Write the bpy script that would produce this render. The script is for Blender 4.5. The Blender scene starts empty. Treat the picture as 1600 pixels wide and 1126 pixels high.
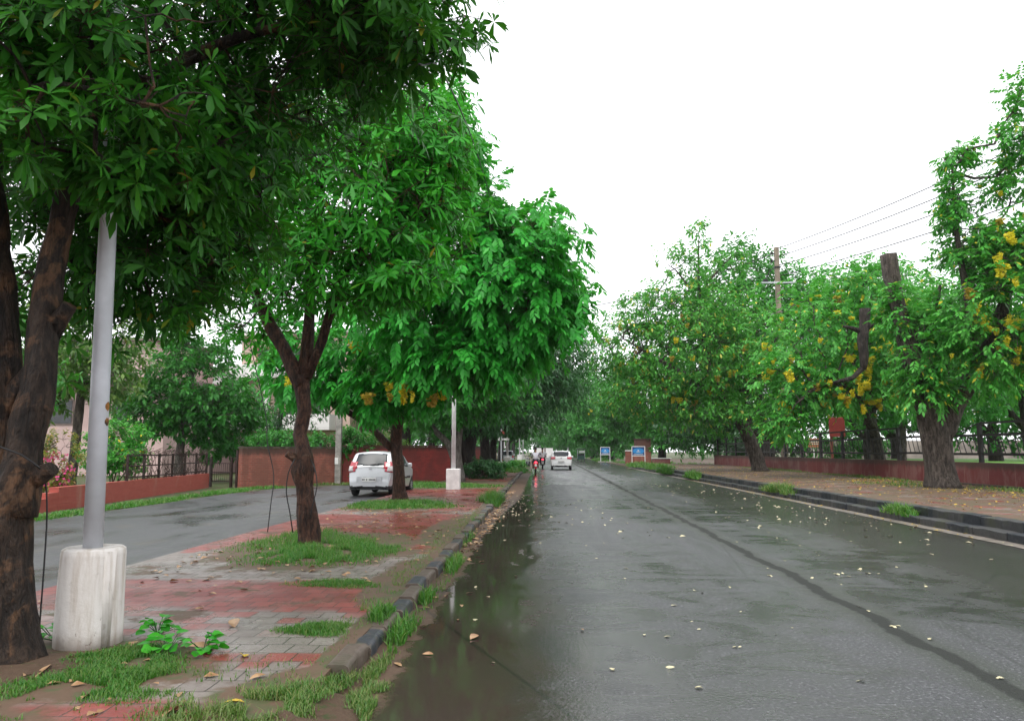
import bpy, bmesh, math, random
import numpy as np
from mathutils import Vector, Matrix, noise as mnoise
R = math.radians
rng = np.random.default_rng(7)
random.seed(7)
S = bpy.context.scene
COL = S.collection

# ------------------------------------------------------------------ camera, sky, sun, exposure
cam_d = bpy.data.cameras.new("camera")
cam_d.sensor_width = 36.0
cam_d.lens = 1200 / 1600 * 36.0
cam_d.clip_start = 0.05
cam_d.clip_end = 2000
cam = bpy.data.objects.new("camera", cam_d)
COL.objects.link(cam)
cam.location = (0, 0, 1.55)
cam.rotation_euler = (R(90 + 6.654), 0, R(2.133))
S.camera = cam
SUN_EL, SUN_AZ = 62.0, 205.0          # overcast: high, soft, from behind-left of the camera
w = bpy.data.worlds.new("World")
S.world = w
w.use_nodes = True
nt = w.node_tree
nt.nodes.clear()
sky = nt.nodes.new("ShaderNodeTexSky")
sky.sky_type = 'NISHITA'
sky.sun_disc = False
sky.sun_elevation = R(SUN_EL)
sky.sun_rotation = R(SUN_AZ)
sky.dust_density = 4.0
mixw = nt.nodes.new("ShaderNodeMix")
mixw.data_type = 'RGBA'
mixw.inputs[0].default_value = 0.9    # closed cloud cover
mixw.inputs[7].default_value = (10.8, 10.9, 11.2, 1)
bg = nt.nodes.new("ShaderNodeBackground")
bg.inputs[1].default_value = 0.13
wo = nt.nodes.new("ShaderNodeOutputWorld")
nt.links.new(sky.outputs[0], mixw.inputs[6])
nt.links.new(mixw.outputs[2], bg.inputs[0])
nt.links.new(bg.outputs[0], wo.inputs[0])
sun_d = bpy.data.lights.new("sun", 'SUN')
sun_d.energy = 1.4
sun_d.angle = R(25)
sun_d.color = (1.0, 0.97, 0.92)
sun = bpy.data.objects.new("sun", sun_d)
COL.objects.link(sun)
sun.rotation_euler = (R(90 - SUN_EL), 0, R(-25))
S.view_settings.view_transform = 'Standard'
S.view_settings.look = 'None'
S.view_settings.gamma = 1
S.view_settings.exposure = 0.62
S.cycles.use_denoising = True
S.cycles.max_bounces = 7
S.cycles.diffuse_bounces = 4
S.cycles.glossy_bounces = 3
S.cycles.transmission_bounces = 4
S.cycles.transparent_max_bounces = 6
S.cycles.caustics_reflective = False
S.cycles.caustics_refractive = False
S.cycles.sample_clamp_indirect = 4.0

# ------------------------------------------------------------------ tagging helpers
def tag(o, label=None, cat=None, group=None, kind=None):
    if label: o["label"] = label
    if cat: o["category"] = cat
    if group: o["group"] = group
    if kind: o["kind"] = kind
    return o

def link(o, parent=None):
    COL.objects.link(o)
    if parent is not None:
        o.parent = parent
    return o

def empty(name, loc=(0, 0, 0), rz=0.0, label=None, cat=None, group=None):
    o = bpy.data.objects.new(name, None)
    o.empty_display_size = 0.2
    o.location = loc
    o.rotation_euler = (0, 0, rz)
    COL.objects.link(o)
    return tag(o, label, cat, group)

def copy_tree(o, parent=None):
    c = o.copy()
    COL.objects.link(c)
    if parent is not None:
        c.parent = parent
    for ch in list(o.children):
        copy_tree(ch, c)
    return c

# ------------------------------------------------------------------ mesh helpers
class MB:
    """collects simple solids, build() links them as ONE mesh object"""
    def __init__(s):
        s.v, s.f = [], []
    def add(s, vs, fs):
        b = len(s.v)
        s.v += [tuple(p) for p in vs]
        s.f += [tuple(b + i for i in q) for q in fs]
        return s
    def box(s, c, d, rz=0.0, rx=0.0, ry=0.0):
        m = Matrix.Translation(c) @ Matrix.Rotation(rz, 4, 'Z') @ Matrix.Rotation(ry, 4, 'Y') @ Matrix.Rotation(rx, 4, 'X')
        h = [x / 2 for x in d]
        vs = [m @ Vector((sx * h[0], sy * h[1], sz * h[2])) for sz in (-1, 1) for sy in (-1, 1) for sx in (-1, 1)]
        return s.add(vs, [(0, 2, 3, 1), (4, 5, 7, 6), (0, 1, 5, 4), (2, 6, 7, 3), (0, 4, 6, 2), (1, 3, 7, 5)])
    def bbox(s, c, d, b=0.01, rz=0.0):
        """box with chamfered vertical and top edges"""
        hx, hy, hz = [x / 2 for x in d]
        def ring(ix, z):
            x, y = hx - ix, hy - ix
            return [(x, -y + b, z), (x, y - b, z), (x - b, y, z), (-x + b, y, z), (-x, y - b, z), (-x, -y + b, z), (-x + b, -y, z), (x - b, -y, z)]
        vs = ring(0, -hz) + ring(0, hz - b) + ring(b, hz)
        m = Matrix.Translation(c) @ Matrix.Rotation(rz, 4, 'Z')
        vs = [m @ Vector(p) for p in vs]
        fs = [tuple(range(7, -1, -1)), tuple(range(16, 24))]
        for k in (0, 8):
            fs += [(k + i, k + (i + 1) % 8, k + 8 + (i + 1) % 8, k + 8 + i) for i in range(8)]
        return s.add(vs, fs)
    def tube(s, pts, rad, n=8, cap=True, bump=0.0, bs=2.0, seed=0.0):
        pts = [Vector(p) for p in pts]
        if not hasattr(rad, '__len__'):
            rad = [rad] * len(pts)
        vs, fs = [], []
        t0 = (pts[1] - pts[0]).normalized()
        a = t0.orthogonal().normalized()
        for i, p in enumerate(pts):
            t = (pts[min(i + 1, len(pts) - 1)] - pts[max(i - 1, 0)]).normalized()
            a = (a - t * a.dot(t)).normalized()
            b = t.cross(a)
            for k in range(n):
                an = 2 * math.pi * k / n
                d = a * math.cos(an) + b * math.sin(an)
                r = rad[i]
                if bump:
                    q = p + d * r
                    r *= 1 + bump * (mnoise.noise(Vector((q.x * bs, q.y * bs, q.z * bs * .35)) + Vector((seed, 0, 0))) * 1.3
                                     + .5 * mnoise.noise(Vector((q.x * bs * 3, q.y * bs * 3, q.z * bs)) + Vector((0, seed, 0))))
                vs.append(p + d * r)
        for i in range(len(pts) - 1):
            for k in range(n):
                fs.append((i * n + k, i * n + (k + 1) % n, (i + 1) * n + (k + 1) % n, (i + 1) * n + k))
        if cap:
            fs.append(tuple(range(n - 1, -1, -1)))
            fs.append(tuple(range((len(pts) - 1) * n, len(pts) * n)))
        return s.add(vs, fs)
    def lathe(s, prof, c=(0, 0, 0), n=24, axis='Z', wob=0.0):
        vs, fs = [], []
        for r, h in prof:
            for k in range(n):
                a = 2 * math.pi * k / n
                rr = r * (1 + (wob * mnoise.noise(Vector((math.cos(a) * 1.5, math.sin(a) * 1.5, h * 2))) if wob else 0))
                p = (rr * math.cos(a), rr * math.sin(a), h)
                if axis == 'X': p = (p[2], p[0], p[1])
                if axis == 'Y': p = (p[0], p[2], p[1])
                vs.append((p[0] + c[0], p[1] + c[1], p[2] + c[2]))
        for i in range(len(prof) - 1):
            for k in range(n):
                fs.append((i * n + k, i * n + (k + 1) % n, (i + 1) * n + (k + 1) % n, (i + 1) * n + k))
        fs.append(tuple(range(n - 1, -1, -1)))
        fs.append(tuple(range((len(prof) - 1) * n, len(prof) * n)))
        return s.add(vs, fs)
    def prism(s, poly, z0, z1):
        n = len(poly)
        vs = [(x, y, z0) for x, y in poly] + [(x, y, z1) for x, y in poly]
        fs = [tuple(range(n - 1, -1, -1)), tuple(range(n, 2 * n))] + [(i, (i + 1) % n, n + (i + 1) % n, n + i) for i in range(n)]
        return s.add(vs, fs)
    def quad(s, a, b, c, d):
        return s.add([a, b, c, d], [(0, 1, 2, 3)])
    def build(s, name, mat, parent=None, smooth=False, label=None, cat=None, group=None, kind=None, loc=None, rz=None):
        me = bpy.data.meshes.new(name)
        me.from_pydata(s.v, [], s.f)
        me.materials.append(mat)
        bm = bmesh.new(); bm.from_mesh(me)
        bmesh.ops.recalc_face_normals(bm, faces=bm.faces[:])
        bm.to_mesh(me); bm.free()
        if smooth:
            me.polygons.foreach_set('use_smooth', [True] * len(me.polygons))
        o = link(bpy.data.objects.new(name, me), parent)
        if loc is not None: o.location = loc
        if rz is not None: o.rotation_euler = (0, 0, rz)
        return tag(o, label, cat, group, kind)

def sheet(name, poly, z, mat, kind='structure', res=None):
    me = bpy.data.meshes.new(name)
    me.from_pydata([(x, y, z) for x, y in poly], [], [tuple(range(len(poly)))])
    me.materials.append(mat)
    o = link(bpy.data.objects.new(name, me))
    return tag(o, kind=kind)

def np_mesh(name, V, Q, mat, parent=None, smooth=False):
    """V (n,3) float, Q (m,4) int"""
    me = bpy.data.meshes.new(name)
    V = np.ascontiguousarray(V, dtype=np.float32); Q = np.ascontiguousarray(Q, dtype=np.int32)
    k = Q.shape[1]
    me.vertices.add(len(V)); me.vertices.foreach_set('co', V.ravel())
    me.loops.add(Q.size); me.loops.foreach_set('vertex_index', Q.ravel())
    me.polygons.add(len(Q)); me.polygons.foreach_set('loop_start', np.arange(0, Q.size, k, dtype=np.int32))
    if smooth:
        me.polygons.foreach_set('use_smooth', np.ones(len(Q), dtype=bool))
    me.update(calc_edges=True)
    me.materials.append(mat)
    return link(bpy.data.objects.new(name, me), parent)

def smooth_path(pts, rad, step=0.08):
    """Catmull-Rom resample of a polyline with radii"""
    P = np.array(pts, float); Rr = np.array(rad, float)
    P = np.vstack([2 * P[0] - P[1], P, 2 * P[-1] - P[-2]]); Rr = np.concatenate([[Rr[0]], Rr, [Rr[-1]]])
    op, orr = [], []
    for i in range(1, len(P) - 2):
        n = max(2, int(np.linalg.norm(P[i + 1] - P[i]) / step))
        for k in range(n):
            t = k / n
            def cr(a, b, c, d): return .5 * ((2 * b) + (-a + c) * t + (2 * a - 5 * b + 4 * c - d) * t * t + (-a + 3 * b - 3 * c + d) * t ** 3)
            op.append(cr(P[i - 1], P[i], P[i + 1], P[i + 2])); orr.append(max(.004, Rr[i] * (1 - t) + Rr[i + 1] * t))
    op.append(P[-2]); orr.append(Rr[-2])
    return [tuple(p) for p in op], orr

# ------------------------------------------------------------------ material helpers
class NT:
    def __init__(s, name):
        s.m = bpy.data.materials.new(name); s.m.use_nodes = True
        s.t = s.m.node_tree; s.t.nodes.clear()
        s.out = s.n("OutputMaterial")
    def n(s, kind, **kw):
        nd = s.t.nodes.new("ShaderNode" + kind)
        for k, v in kw.items(): setattr(nd, k, v)
        return nd
    def set(s, sock, v):
        if isinstance(v, bpy.types.NodeSocket): s.t.links.new(v, sock)
        elif isinstance(v, tuple) and len(v) == 3 and sock.type == 'RGBA': sock.default_value = (*v, 1)
        else: sock.default_value = v
    def math(s, op, a, b=0.0, c=0.0, clamp=False):
        nd = s.n("Math", operation=op); nd.use_clamp = clamp
        s.set(nd.inputs[0], a); s.set(nd.inputs[1], b); s.set(nd.inputs[2], c)
        return nd.outputs[0]
    def step(s, v, a, b):
        """0 at a, 1 at b (smooth)"""
        nd = s.n("MapRange", interpolation_type='SMOOTHSTEP')
        s.set(nd.inputs[0], v); nd.inputs[1].default_value = a; nd.inputs[2].default_value = b
        return nd.outputs[0]
    def mix(s, f, a, b, blend='MIX'):
        nd = s.n("Mix", data_type='RGBA', blend_type=blend)
        s.set(nd.inputs[0], f); s.set(nd.inputs[6], a); s.set(nd.inputs[7], b)
        return nd.outputs[2]
    def mixf(s, f, a, b):
        nd = s.n("Mix", data_type='FLOAT')
        s.set(nd.inputs[0], f); s.set(nd.inputs[2], a); s.set(nd.inputs[3], b)
        return nd.outputs[0]
    def coord(s, scale=(1, 1, 1), loc=(0, 0, 0), rot=(0, 0, 0), out='Object'):
        tc = s.n("TexCoord"); mp = s.n("Mapping")
        s.t.links.new(tc.outputs[out], mp.inputs[0])
        mp.inputs['Scale'].default_value = scale; mp.inputs['Location'].default_value = loc; mp.inputs['Rotation'].default_value = rot
        return mp.outputs[0]
    def noise(s, vec, scale, detail=4.0, rough=.55, dist=0.0):
        nd = s.n("TexNoise"); s.set(nd.inputs['Vector'], vec)
        nd.inputs['Scale'].default_value = scale; nd.inputs['Detail'].default_value = detail
        nd.inputs['Roughness'].default_value = rough; nd.inputs['Distortion'].default_value = dist
        return nd.outputs[0]
    def ramp(s, f, stops, interp='LINEAR'):
        nd = s.n("ValToRGB"); cr = nd.color_ramp; cr.interpolation = interp
        while len(cr.elements) > 1: cr.elements.remove(cr.elements[0])
        cr.elements[0].position = stops[0][0]; cr.elements[0].color = (*stops[0][1], 1)
        for p, c in stops[1:]:
            e = cr.elements.new(p); e.color = (*c, 1)
        s.set(nd.inputs[0], f)
        return nd.outputs[0]
    def bump(s, h, strength=.4, dist=.01):
        nd = s.n("Bump"); nd.inputs['Strength'].default_value = strength; nd.inputs['Distance'].default_value = dist
        s.set(nd.inputs['Height'], h)
        return nd.outputs[0]
    def done(s, base, rough=.6, normal=None, metal=0.0, spec=.5, ior=1.45, coat=0.0, emit=None, estr=0.0, trans=0.0, tcol=None, alpha=None):
        p = s.n("BsdfPrincipled")
        s.set(p.inputs['Base Color'], base); s.set(p.inputs['Roughness'], rough); s.set(p.inputs['Metallic'], metal)
        s.set(p.inputs['Specular IOR Level'], spec); p.inputs['IOR'].default_value = ior
        if coat: p.inputs['Coat Weight'].default_value = coat; p.inputs['Coat Roughness'].default_value = .06
        if normal is not None: s.set(p.inputs['Normal'], normal)
        if emit is not None: s.set(p.inputs['Emission Color'], emit); p.inputs['Emission Strength'].default_value = estr
        sh = p.outputs[0]
        if trans:
            t = s.n("BsdfTranslucent"); s.set(t.inputs[0], tcol if tcol is not None else base)
            mx = s.n("MixShader"); mx.inputs[0].default_value = trans
            s.t.links.new(sh, mx.inputs[1]); s.t.links.new(t.outputs[0], mx.inputs[2]); sh = mx.outputs[0]
        s.t.links.new(sh, s.out.inputs[0])
        return s.m
    def sep(s, vec):
        nd = s.n("SeparateXYZ"); s.set(nd.inputs[0], vec); return nd.outputs
    def comb(s, x, y, z=0.0):
        nd = s.n("CombineXYZ"); s.set(nd.inputs[0], x); s.set(nd.inputs[1], y); s.set(nd.inputs[2], z); return nd.outputs[0]

def plain(name, col, rough=.5, var=.25, scale=6.0, metal=0.0, bump=0.0, coat=0.0, col2=None, detail=5.0, emit=None, estr=0.0, spec=.5):
    """a surface with soft two-tone wear"""
    t = NT(name)
    c = t.coord()
    nz = t.noise(c, scale, detail)
    dark = col2 if col2 else tuple(x * (1 - var) for x in col)
    b = t.mix(t.step(nz, .35, .68), dark, col)
    r = t.mixf(nz, max(.02, rough - .1), min(1, rough + .1))
    nrm = t.bump(t.noise(c, scale * 6, 4), bump, .01) if bump else None
    return t.done(b, r, nrm, metal=metal, coat=coat, emit=emit, estr=estr, spec=spec)

def leaf_mat(name, cols, trans=.3, rough=.4, accents=None, spec=.5, acc=.96):
    """cols: two or three greens spread at random over the leaves"""
    t = NT(name)
    g = t.n("NewGeometry")
    ri = g.outputs['Random Per Island']
    stops = [(i / (len(cols) - 1) * .93, c) for i, c in enumerate(cols)]
    if accents:
        b = t.ramp(ri, stops + [(acc - .004, cols[-1]), (acc, accents)])
    else:
        b = t.ramp(ri, stops)
    big = t.noise(t.coord(), .9, 2)
    b = t.mix(t.math('MULTIPLY', t.step(big, .4, .65), .35), b, cols[-1])
    tc = t.mix(.5, b, (.10, .42, .02), 'MIX')
    return t.done(b, rough, None, spec=spec, trans=trans, tcol=tc)

def bark_mat(name, dark, light, patch=None, patch_amt=.55, scale=1.0, wet=.55):
    t = NT(name)
    c = t.coord(scale=(1, 1, .28))
    n1 = t.noise(c, 14 * scale, 8, .65, .6)
    c2 = t.coord()
    n2 = t.noise(c2, 3.2 * scale, 5, .6, .8)
    b = t.mix(t.step(n1, .35, .65), dark, light)
    if patch:
        n2b = t.math('ADD', n2, t.math('MULTIPLY', t.math('SUBTRACT', t.noise(c2, 17 * scale, 6, .7), .5), .22))
        b = t.mix(t.math('MULTIPLY', t.step(n2b, patch_amt, patch_amt + .10), .9), b, t.mix(n1, tuple(x * .35 for x in patch), tuple(min(1, x * 1.35) for x in patch)))
    n3 = t.noise(t.coord(scale=(1, 1, .5)), 40 * scale, 6, .7)
    b = t.mix(t.math('MULTIPLY', t.step(n3, .5, .7), .5), b, tuple(x * .35 for x in dark))
    h = t.math('ADD', n1, t.math('MULTIPLY', n2, .8))
    rid = t.noise(t.coord(scale=(1, 1, .16)), 26 * scale, 5, .7, .3)
    h = t.math('ADD', h, t.math('MULTIPLY', rid, .9))
    b = t.mix(t.math('MULTIPLY', t.step(rid, .52, .36), .6), b, tuple(x * .4 for x in dark))
    return t.done(b, wet, t.bump(h, 1.0, .11), spec=.3)

# ------------------------------------------------------------------ setting materials
def road_mat():
    t = NT("wet_asphalt")
    co = t.coord(); X, Y, Z = t.sep(co)
    st = t.coord(scale=(1.4, .10, 1))                   # streaks along the lane
    wide = t.noise(st, 1.3, 5, .6, .4)
    blot = t.noise(t.coord(scale=(1, .45, 1)), 1.6, 5, .62, .5)
    blot2 = t.noise(t.coord(scale=(1, .22, 1)), .55, 4, .6)
    grit = t.noise(co, 85, 3, .7)
    base = t.mix(t.step(grit, .3, .7), (.022, .023, .025), (.058, .059, .064))
    base = t.mix(t.math('MULTIPLY', t.step(blot, .5, .66), .55), base, (.016, .019, .014))
    base = t.mix(t.math('MULTIPLY', t.step(wide, .5, .7), .4), base, (.058, .059, .063))
    agg = t.noise(co, 38, 2, .5)
    base = t.mix(t.math('MULTIPLY', t.step(agg, .58, .68), .75), base, (.16, .16, .17))
    base = t.mix(t.math('MULTIPLY', t.step(agg, .42, .32), .75), base, (.010, .010, .011))
    film = t.noise(t.coord(scale=(.55, .95, 1), loc=(3, 1, 0)), 1.5, 6, .66, .8)
    film2 = t.noise(t.coord(scale=(.25, .12, 1), loc=(7, 2, 0)), 1.2, 3, .6)
    wetm = t.math('MULTIPLY', t.step(t.math('ADD', film, t.math('MULTIPLY', t.math('SUBTRACT', film2, .5), .9)), .44, .72), .75)
    base = t.mix(wetm, base, (.020, .020, .018))
    # right lane: browner, smoother
    rl = t.math('MULTIPLY', t.step(t.math('ADD', X, t.math('MULTIPLY', blot2, 2.2)), 4.9, 6.6), .8)
    base = t.mix(rl, base, (.034, .031, .027))
    # the shallow brown puddle along the left kerb
    edge = t.math('ADD', X, t.math('MULTIPLY', t.math('SUBTRACT', blot, .5), 1.8))
    edge = t.math('ADD', edge, t.math('MULTIPLY', t.math('SUBTRACT', blot2, .5), 1.6))
    pud = t.math('SUBTRACT', 1.0, t.step(edge, -.55, .55))
    base = t.mix(t.math('MULTIPLY', pud, .9), base, (.044, .033, .026))
    # silt against the kerb
    e2 = t.math('ADD', X, t.math('MULTIPLY', t.math('SUBTRACT', t.noise(co, 2.6, 5, .65), .5), .5))
    e2 = t.math('SUBTRACT', e2, t.math('MULTIPLY', t.step(Y, 16, 26), .35))
    silt = t.math('SUBTRACT', 1.0, t.step(e2, -1.10, -.96))
    siltc = t.mix(t.noise(co, 30, 5, .7), (.05, .028, .018), (.12, .075, .05))
    base = t.mix(silt, base, siltc)
    # old joint crack full of moss, at the crown of the road
    wob = t.math('MULTIPLY', t.math('SUBTRACT', t.noise(t.coord(scale=(.3, .5, 1)), 1.1, 4, .6), .5), .42)
    cx = t.math('ADD', t.math('MULTIPLY_ADD', Y, .0095, 3.01), wob)
    dist = t.math('ABSOLUTE', t.math('SUBTRACT', X, cx))
    cw = t.math('ADD', dist, t.math('MULTIPLY', t.math('SUBTRACT', t.noise(t.coord(scale=(1, .5, 1)), 6, 5, .7), .5), .16))
    crack = t.math('SUBTRACT', 1.0, t.step(cw, .05, .105))
    moss = t.math('MULTIPLY', t.math('SUBTRACT', 1.0, t.step(cw, .08, .36)), .55)
    base = t.mix(moss, base, (.020, .028, .013))
    base = t.mix(crack, base, (.008, .010, .007))
    # fine transverse and stray cracks
    vo = t.n("TexVoronoi", feature='DISTANCE_TO_EDGE'); t.set(vo.inputs['Vector'], t.coord(scale=(.33, .2, 1))); vo.inputs['Scale'].default_value = .9
    fine = t.math('MULTIPLY', t.math('SUBTRACT', 1.0, t.step(t.math('ADD', vo.outputs[0], t.math('MULTIPLY', blot, .012)), .007, .013)), .55)
    base = t.mix(fine, base, (.012, .013, .012))
    rough = t.mixf(t.step(wide, .3, .7), .34, .50)
    rough = t.mixf(t.math('MULTIPLY', t.step(blot2, .5, .62), .5), rough, .27)
    rough = t.mixf(wetm, rough, .16)
    rough = t.mixf(rl, rough, .20)
    rough = t.mixf(t.math('MULTIPLY', pud, t.step(blot, .30, .42)), rough, .02)
    rough = t.mixf(silt, rough, .62)
    rough = t.mixf(t.math('MAXIMUM', crack, t.math('MULTIPLY', moss, .8)), rough, .75)
    bs = t.math('MULTIPLY', t.math('ADD', t.math('MULTIPLY', grit, .6), t.math('MULTIPLY', agg, 1.2)), t.math('SUBTRACT', 1.0, t.math('MULTIPLY', t.math('MAXIMUM', pud, t.math('MULTIPLY', wetm, .75)), .97)))
    bs = t.math('SUBTRACT', bs, t.math('MULTIPLY', crack, 2.0))
    nm = t.bump(bs, .35, .010)
    return t.done(base, rough, nm, spec=.5, ior=1.38)

def service_mat():
    t = NT("worn_wet_asphalt")
    co = t.coord()
    n = t.noise(co, 70, 3, .7)
    b = t.mix(t.step(n, .3, .7), (.028, .029, .032), (.062, .063, .066))
    bl = t.noise(t.coord(scale=(.6, .3, 1)), 1.2, 5, .6, .4)
    b = t.mix(t.math('MULTIPLY', t.step(bl, .40, .68), .7), b, (.022, .023, .025))
    b = t.mix(t.math('MULTIPLY', t.step(t.noise(co, .8, 4), .58, .7), .4), b, (.075, .06, .045))
    return t.done(b, t.mixf(t.step(bl, .38, .72), .48, .20), t.bump(n, .25, .008), ior=1.38)

def paver_mat(name, stops, ell, soil=(.075, .042, .025), soil2=(.13, .085, .055), dirt=.52):
    t = NT(name)
    co = t.coord(); X, Y, Z = t.sep(co)
    jit = t.noise(co, 1.1, 3)
    p2 = t.comb(t.math('ADD', X, t.math('MULTIPLY', jit, .10)), t.math('ADD', Y, t.math('MULTIPLY', jit, .12)))
    br = t.n("TexBrick", offset=.5, offset_frequency=2)
    t.set(br.inputs['Vector'], p2)
    br.inputs['Color1'].default_value = (0, 0, 0, 1); br.inputs['Color2'].default_value = (1, 1, 1, 1); br.inputs['Mortar'].default_value = (.5, .5, .5, 1)
    br.inputs['Scale'].default_value = 1.0; br.inputs['Mortar Size'].default_value = .006; br.inputs['Mortar Smooth'].default_value = .3
    br.inputs['Brick Width'].default_value = .20; br.inputs['Row Height'].default_value = .23
    rnd = t.sep(br.outputs[0])[0]
    mort = br.outputs[1]
    yn = t.math('MULTIPLY', Y, 1 / 40.0)
    band = t.sep(t.ramp(yn, stops, 'LINEAR'))[0]
    sel = t.math('ADD', t.math('MULTIPLY_ADD', rnd, .34, -.17), band)
    sel = t.math('ADD', sel, t.math('MULTIPLY', t.math('SUBTRACT', t.noise(co, .55, 3), .5), .9))
    red = t.mix(rnd, (.165, .030, .026), (.25, .055, .045))
    grey = t.mix(rnd, (.17, .145, .13), (.26, .23, .21))
    b = t.mix(t.step(sel, .36, .64), grey, red)
    st = t.noise(co, 3.4, 6, .68, .3)
    b = t.mix(t.math('MULTIPLY', t.step(st, .5, .72), .55), b, (.10, .065, .05))
    b = t.mix(t.math('MULTIPLY', t.step(t.noise(co, 26, 5, .7), .45, .75), .4), b, (.07, .055, .045))
    b = t.mix(t.math('MULTIPLY', mort, .9), b, (.035, .032, .024))
    soilc = t.mix(t.noise(co, 22, 6, .7), soil, soil2)
    soilc = t.mix(t.math('MULTIPLY', t.step(t.noise(co, 5, 5, .6), .5, .62), .7), soilc, (.05, .075, .025))
    dn = t.noise(co, 2.1, 6, .68)
    d2 = t.math('SUBTRACT', t.noise(co, .9, 5, .65), .5)
    mask = t.math('MULTIPLY', t.step(t.math('ADD', dn, d2), dirt + .07, dirt + .17), .95)
    for (cx, cy, rx, ry) in ell:
        u = t.math('DIVIDE', t.math('SUBTRACT', X, cx), rx); v = t.math('DIVIDE', t.math('SUBTRACT', Y, cy), ry)
        q = t.math('SQRT', t.math('ADD', t.math('MULTIPLY', u, u), t.math('MULTIPLY', v, v)))
        q = t.math('ADD', q, t.math('MULTIPLY', t.math('SUBTRACT', dn, .5), .9))
        mask = t.math('MAXIMUM', mask, t.math('SUBTRACT', 1.0, t.step(q, .86, 1.06)))
    b = t.mix(mask, b, soilc)
    wet = t.noise(co, .8, 4, .6)
    r = t.mixf(t.step(wet, .38, .62), .22, .55)
    r = t.mixf(mask, r, .7)
    h = t.math('SUBTRACT', t.math('MULTIPLY', t.noise(co, 40, 4, .7), .35), t.math('MULTIPLY', mort, 1.0))
    h = t.math('ADD', h, t.math('MULTIPLY', rnd, .25))
    h = t.mixf(mask, h, t.math('MULTIPLY', soilc, 3.0))
    return t.done(b, r, t.bump(h, .7, .012), ior=1.4)

def soil_mat(name, a, b2, grass, amt=.5, sc=3.0):
    t = NT(name)
    co = t.coord()
    b = t.mix(t.noise(co, 18, 6, .7), a, b2)
    g = t.mix(t.noise(co, 30, 5, .7), tuple(x * .5 for x in grass), grass)
    b = t.mix(t.step(t.noise(co, sc, 6, .65), amt - .05, amt + .08), b, g)
    return t.done(b, .8, t.bump(t.noise(co, 25, 6, .75), .8, .03), spec=.3)

def brick_mat(name, c1, c2, mortar, dirt, bw=.23, bh=.075, topz=1.6, dirt_amt=.44, ms=.008):
    """brick in the object's own x-z plane"""
    t = NT(name)
    co = t.coord(); X, Y, Z = t.sep(co)
    br = t.n("TexBrick", offset=.5)
    t.set(br.inputs['Vector'], t.comb(t.math('ADD', X, Y), Z))
    br.inputs['Color1'].default_value = (*c1, 1); br.inputs['Color2'].default_value = (*c2, 1); br.inputs['Mortar'].default_value = (*mortar, 1)
    br.inputs['Scale'].default_value = 1.0; br.inputs['Mortar Size'].default_value = ms
    br.inputs['Brick Width'].default_value = bw; br.inputs['Row Height'].default_value = bh
    n = t.noise(t.coord(scale=(1, 1, .5)), 1.3, 6, .68, .5)
    b = t.mix(t.math('MULTIPLY', t.step(n, dirt_amt - .08, dirt_amt + .12), .65), br.outputs[0], dirt)
    # mould runs down from the coping
    run = t.noise(t.coord(scale=(3, 3, .4)), 2.0, 5, .6)
    tz = t.step(t.math('ADD', Z, t.math('MULTIPLY', run, .35)), topz - .08, topz + .14)
    b = t.mix(t.math('MULTIPLY', tz, .75), b, (.045, .035, .028))
    b = t.mix(t.math('MULTIPLY', t.step(t.noise(co, 25, 5, .7), .55, .75), .4), b, dirt)
    h = t.math('SUBTRACT', t.math('MULTIPLY', t.noise(co, 30, 4), .3), br.outputs[1])
    return t.done(b, .7, t.bump(h, .6, .012), spec=.3)

M = {}
M['road'] = road_mat()
M['service'] = service_mat()
band = [(0, (.75,) * 3), (4.35 / 40, (.75,) * 3), (4.75 / 40, (.12,) * 3), (5.25 / 40, (.15,) * 3), (5.35 / 40, (.62,) * 3), (5.62 / 40, (.62,) * 3),
        (5.75 / 40, (.20,) * 3), (6.5 / 40, (.38,) * 3), (7.0 / 40, (.40,) * 3), (7.4 / 40, (.85,) * 3), (8.6 / 40, (.85,) * 3), (8.9 / 40, (.25,) * 3), (10.6 / 40, (.2,) * 3), (11.4 / 40, (.6,) * 3), (14 / 40, (.8,) * 3),
        (17 / 40, (.8,) * 3), (18 / 40, (.4,) * 3), (21 / 40, (.8,) * 3), (30 / 40, (.85,) * 3), (1, (.6,) * 3)]
M['paver'] = paver_mat("brick_pavers", band,
    [(-3.45, 5.25, 1.25, .95), (-4.0, 4.0, 1.5, .9), (-3.3, 11.6, 1.5, 2.4), (-1.45, 4.6, .5, .8), (-1.5, 9.0, .45, 1.8), (-3.9, 21.4, 1.5, 3.2), (-1.6, 14.5, .55, 3.0), (-3.8, 33, 3, 4.5), (-1.42, 15, .17, 40)], dirt=.53)
M['footpath'] = paver_mat("footpath_pavers", [(0, (.55,) * 3), (1, (.5,) * 3)], [(13.2, 26.2, 1.6, 3.0), (12.8, 46.6, 1.6, 3)], soil=(.07, .042, .026), soil2=(.125, .08, .052), dirt=.30)
M['ground'] = soil_mat("soil_and_grass", (.07, .045, .028), (.13, .09, .06), (.045, .10, .022), .47)
M['lawn'] = soil_mat("park_lawn", (.14, .15, .06), (.20, .22, .10), (.12, .28, .05), .40, 1.2)
M['mud'] = soil_mat("wet_mud", (.05, .034, .022), (.10, .07, .05), (.04, .08, .02), .62)
M['concrete'] = plain("grey_concrete", (.34, .32, .29), .7, .45, 5, bump=.5)
M['gutter'] = plain("pale_gutter_concrete", (.22, .19, .16), .45, .5, 4, bump=.4)
M['leafgrass'] = leaf_mat("grass_blades", [(.025, .11, .014), (.04, .17, .02), (.075, .23, .03), (.14, .20, .045)], .35, .5)
M['drygrass'] = leaf_mat("dry_grass_blades", [(.045, .12, .018), (.08, .18, .03), (.18, .19, .06)], .3, .5)

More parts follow.
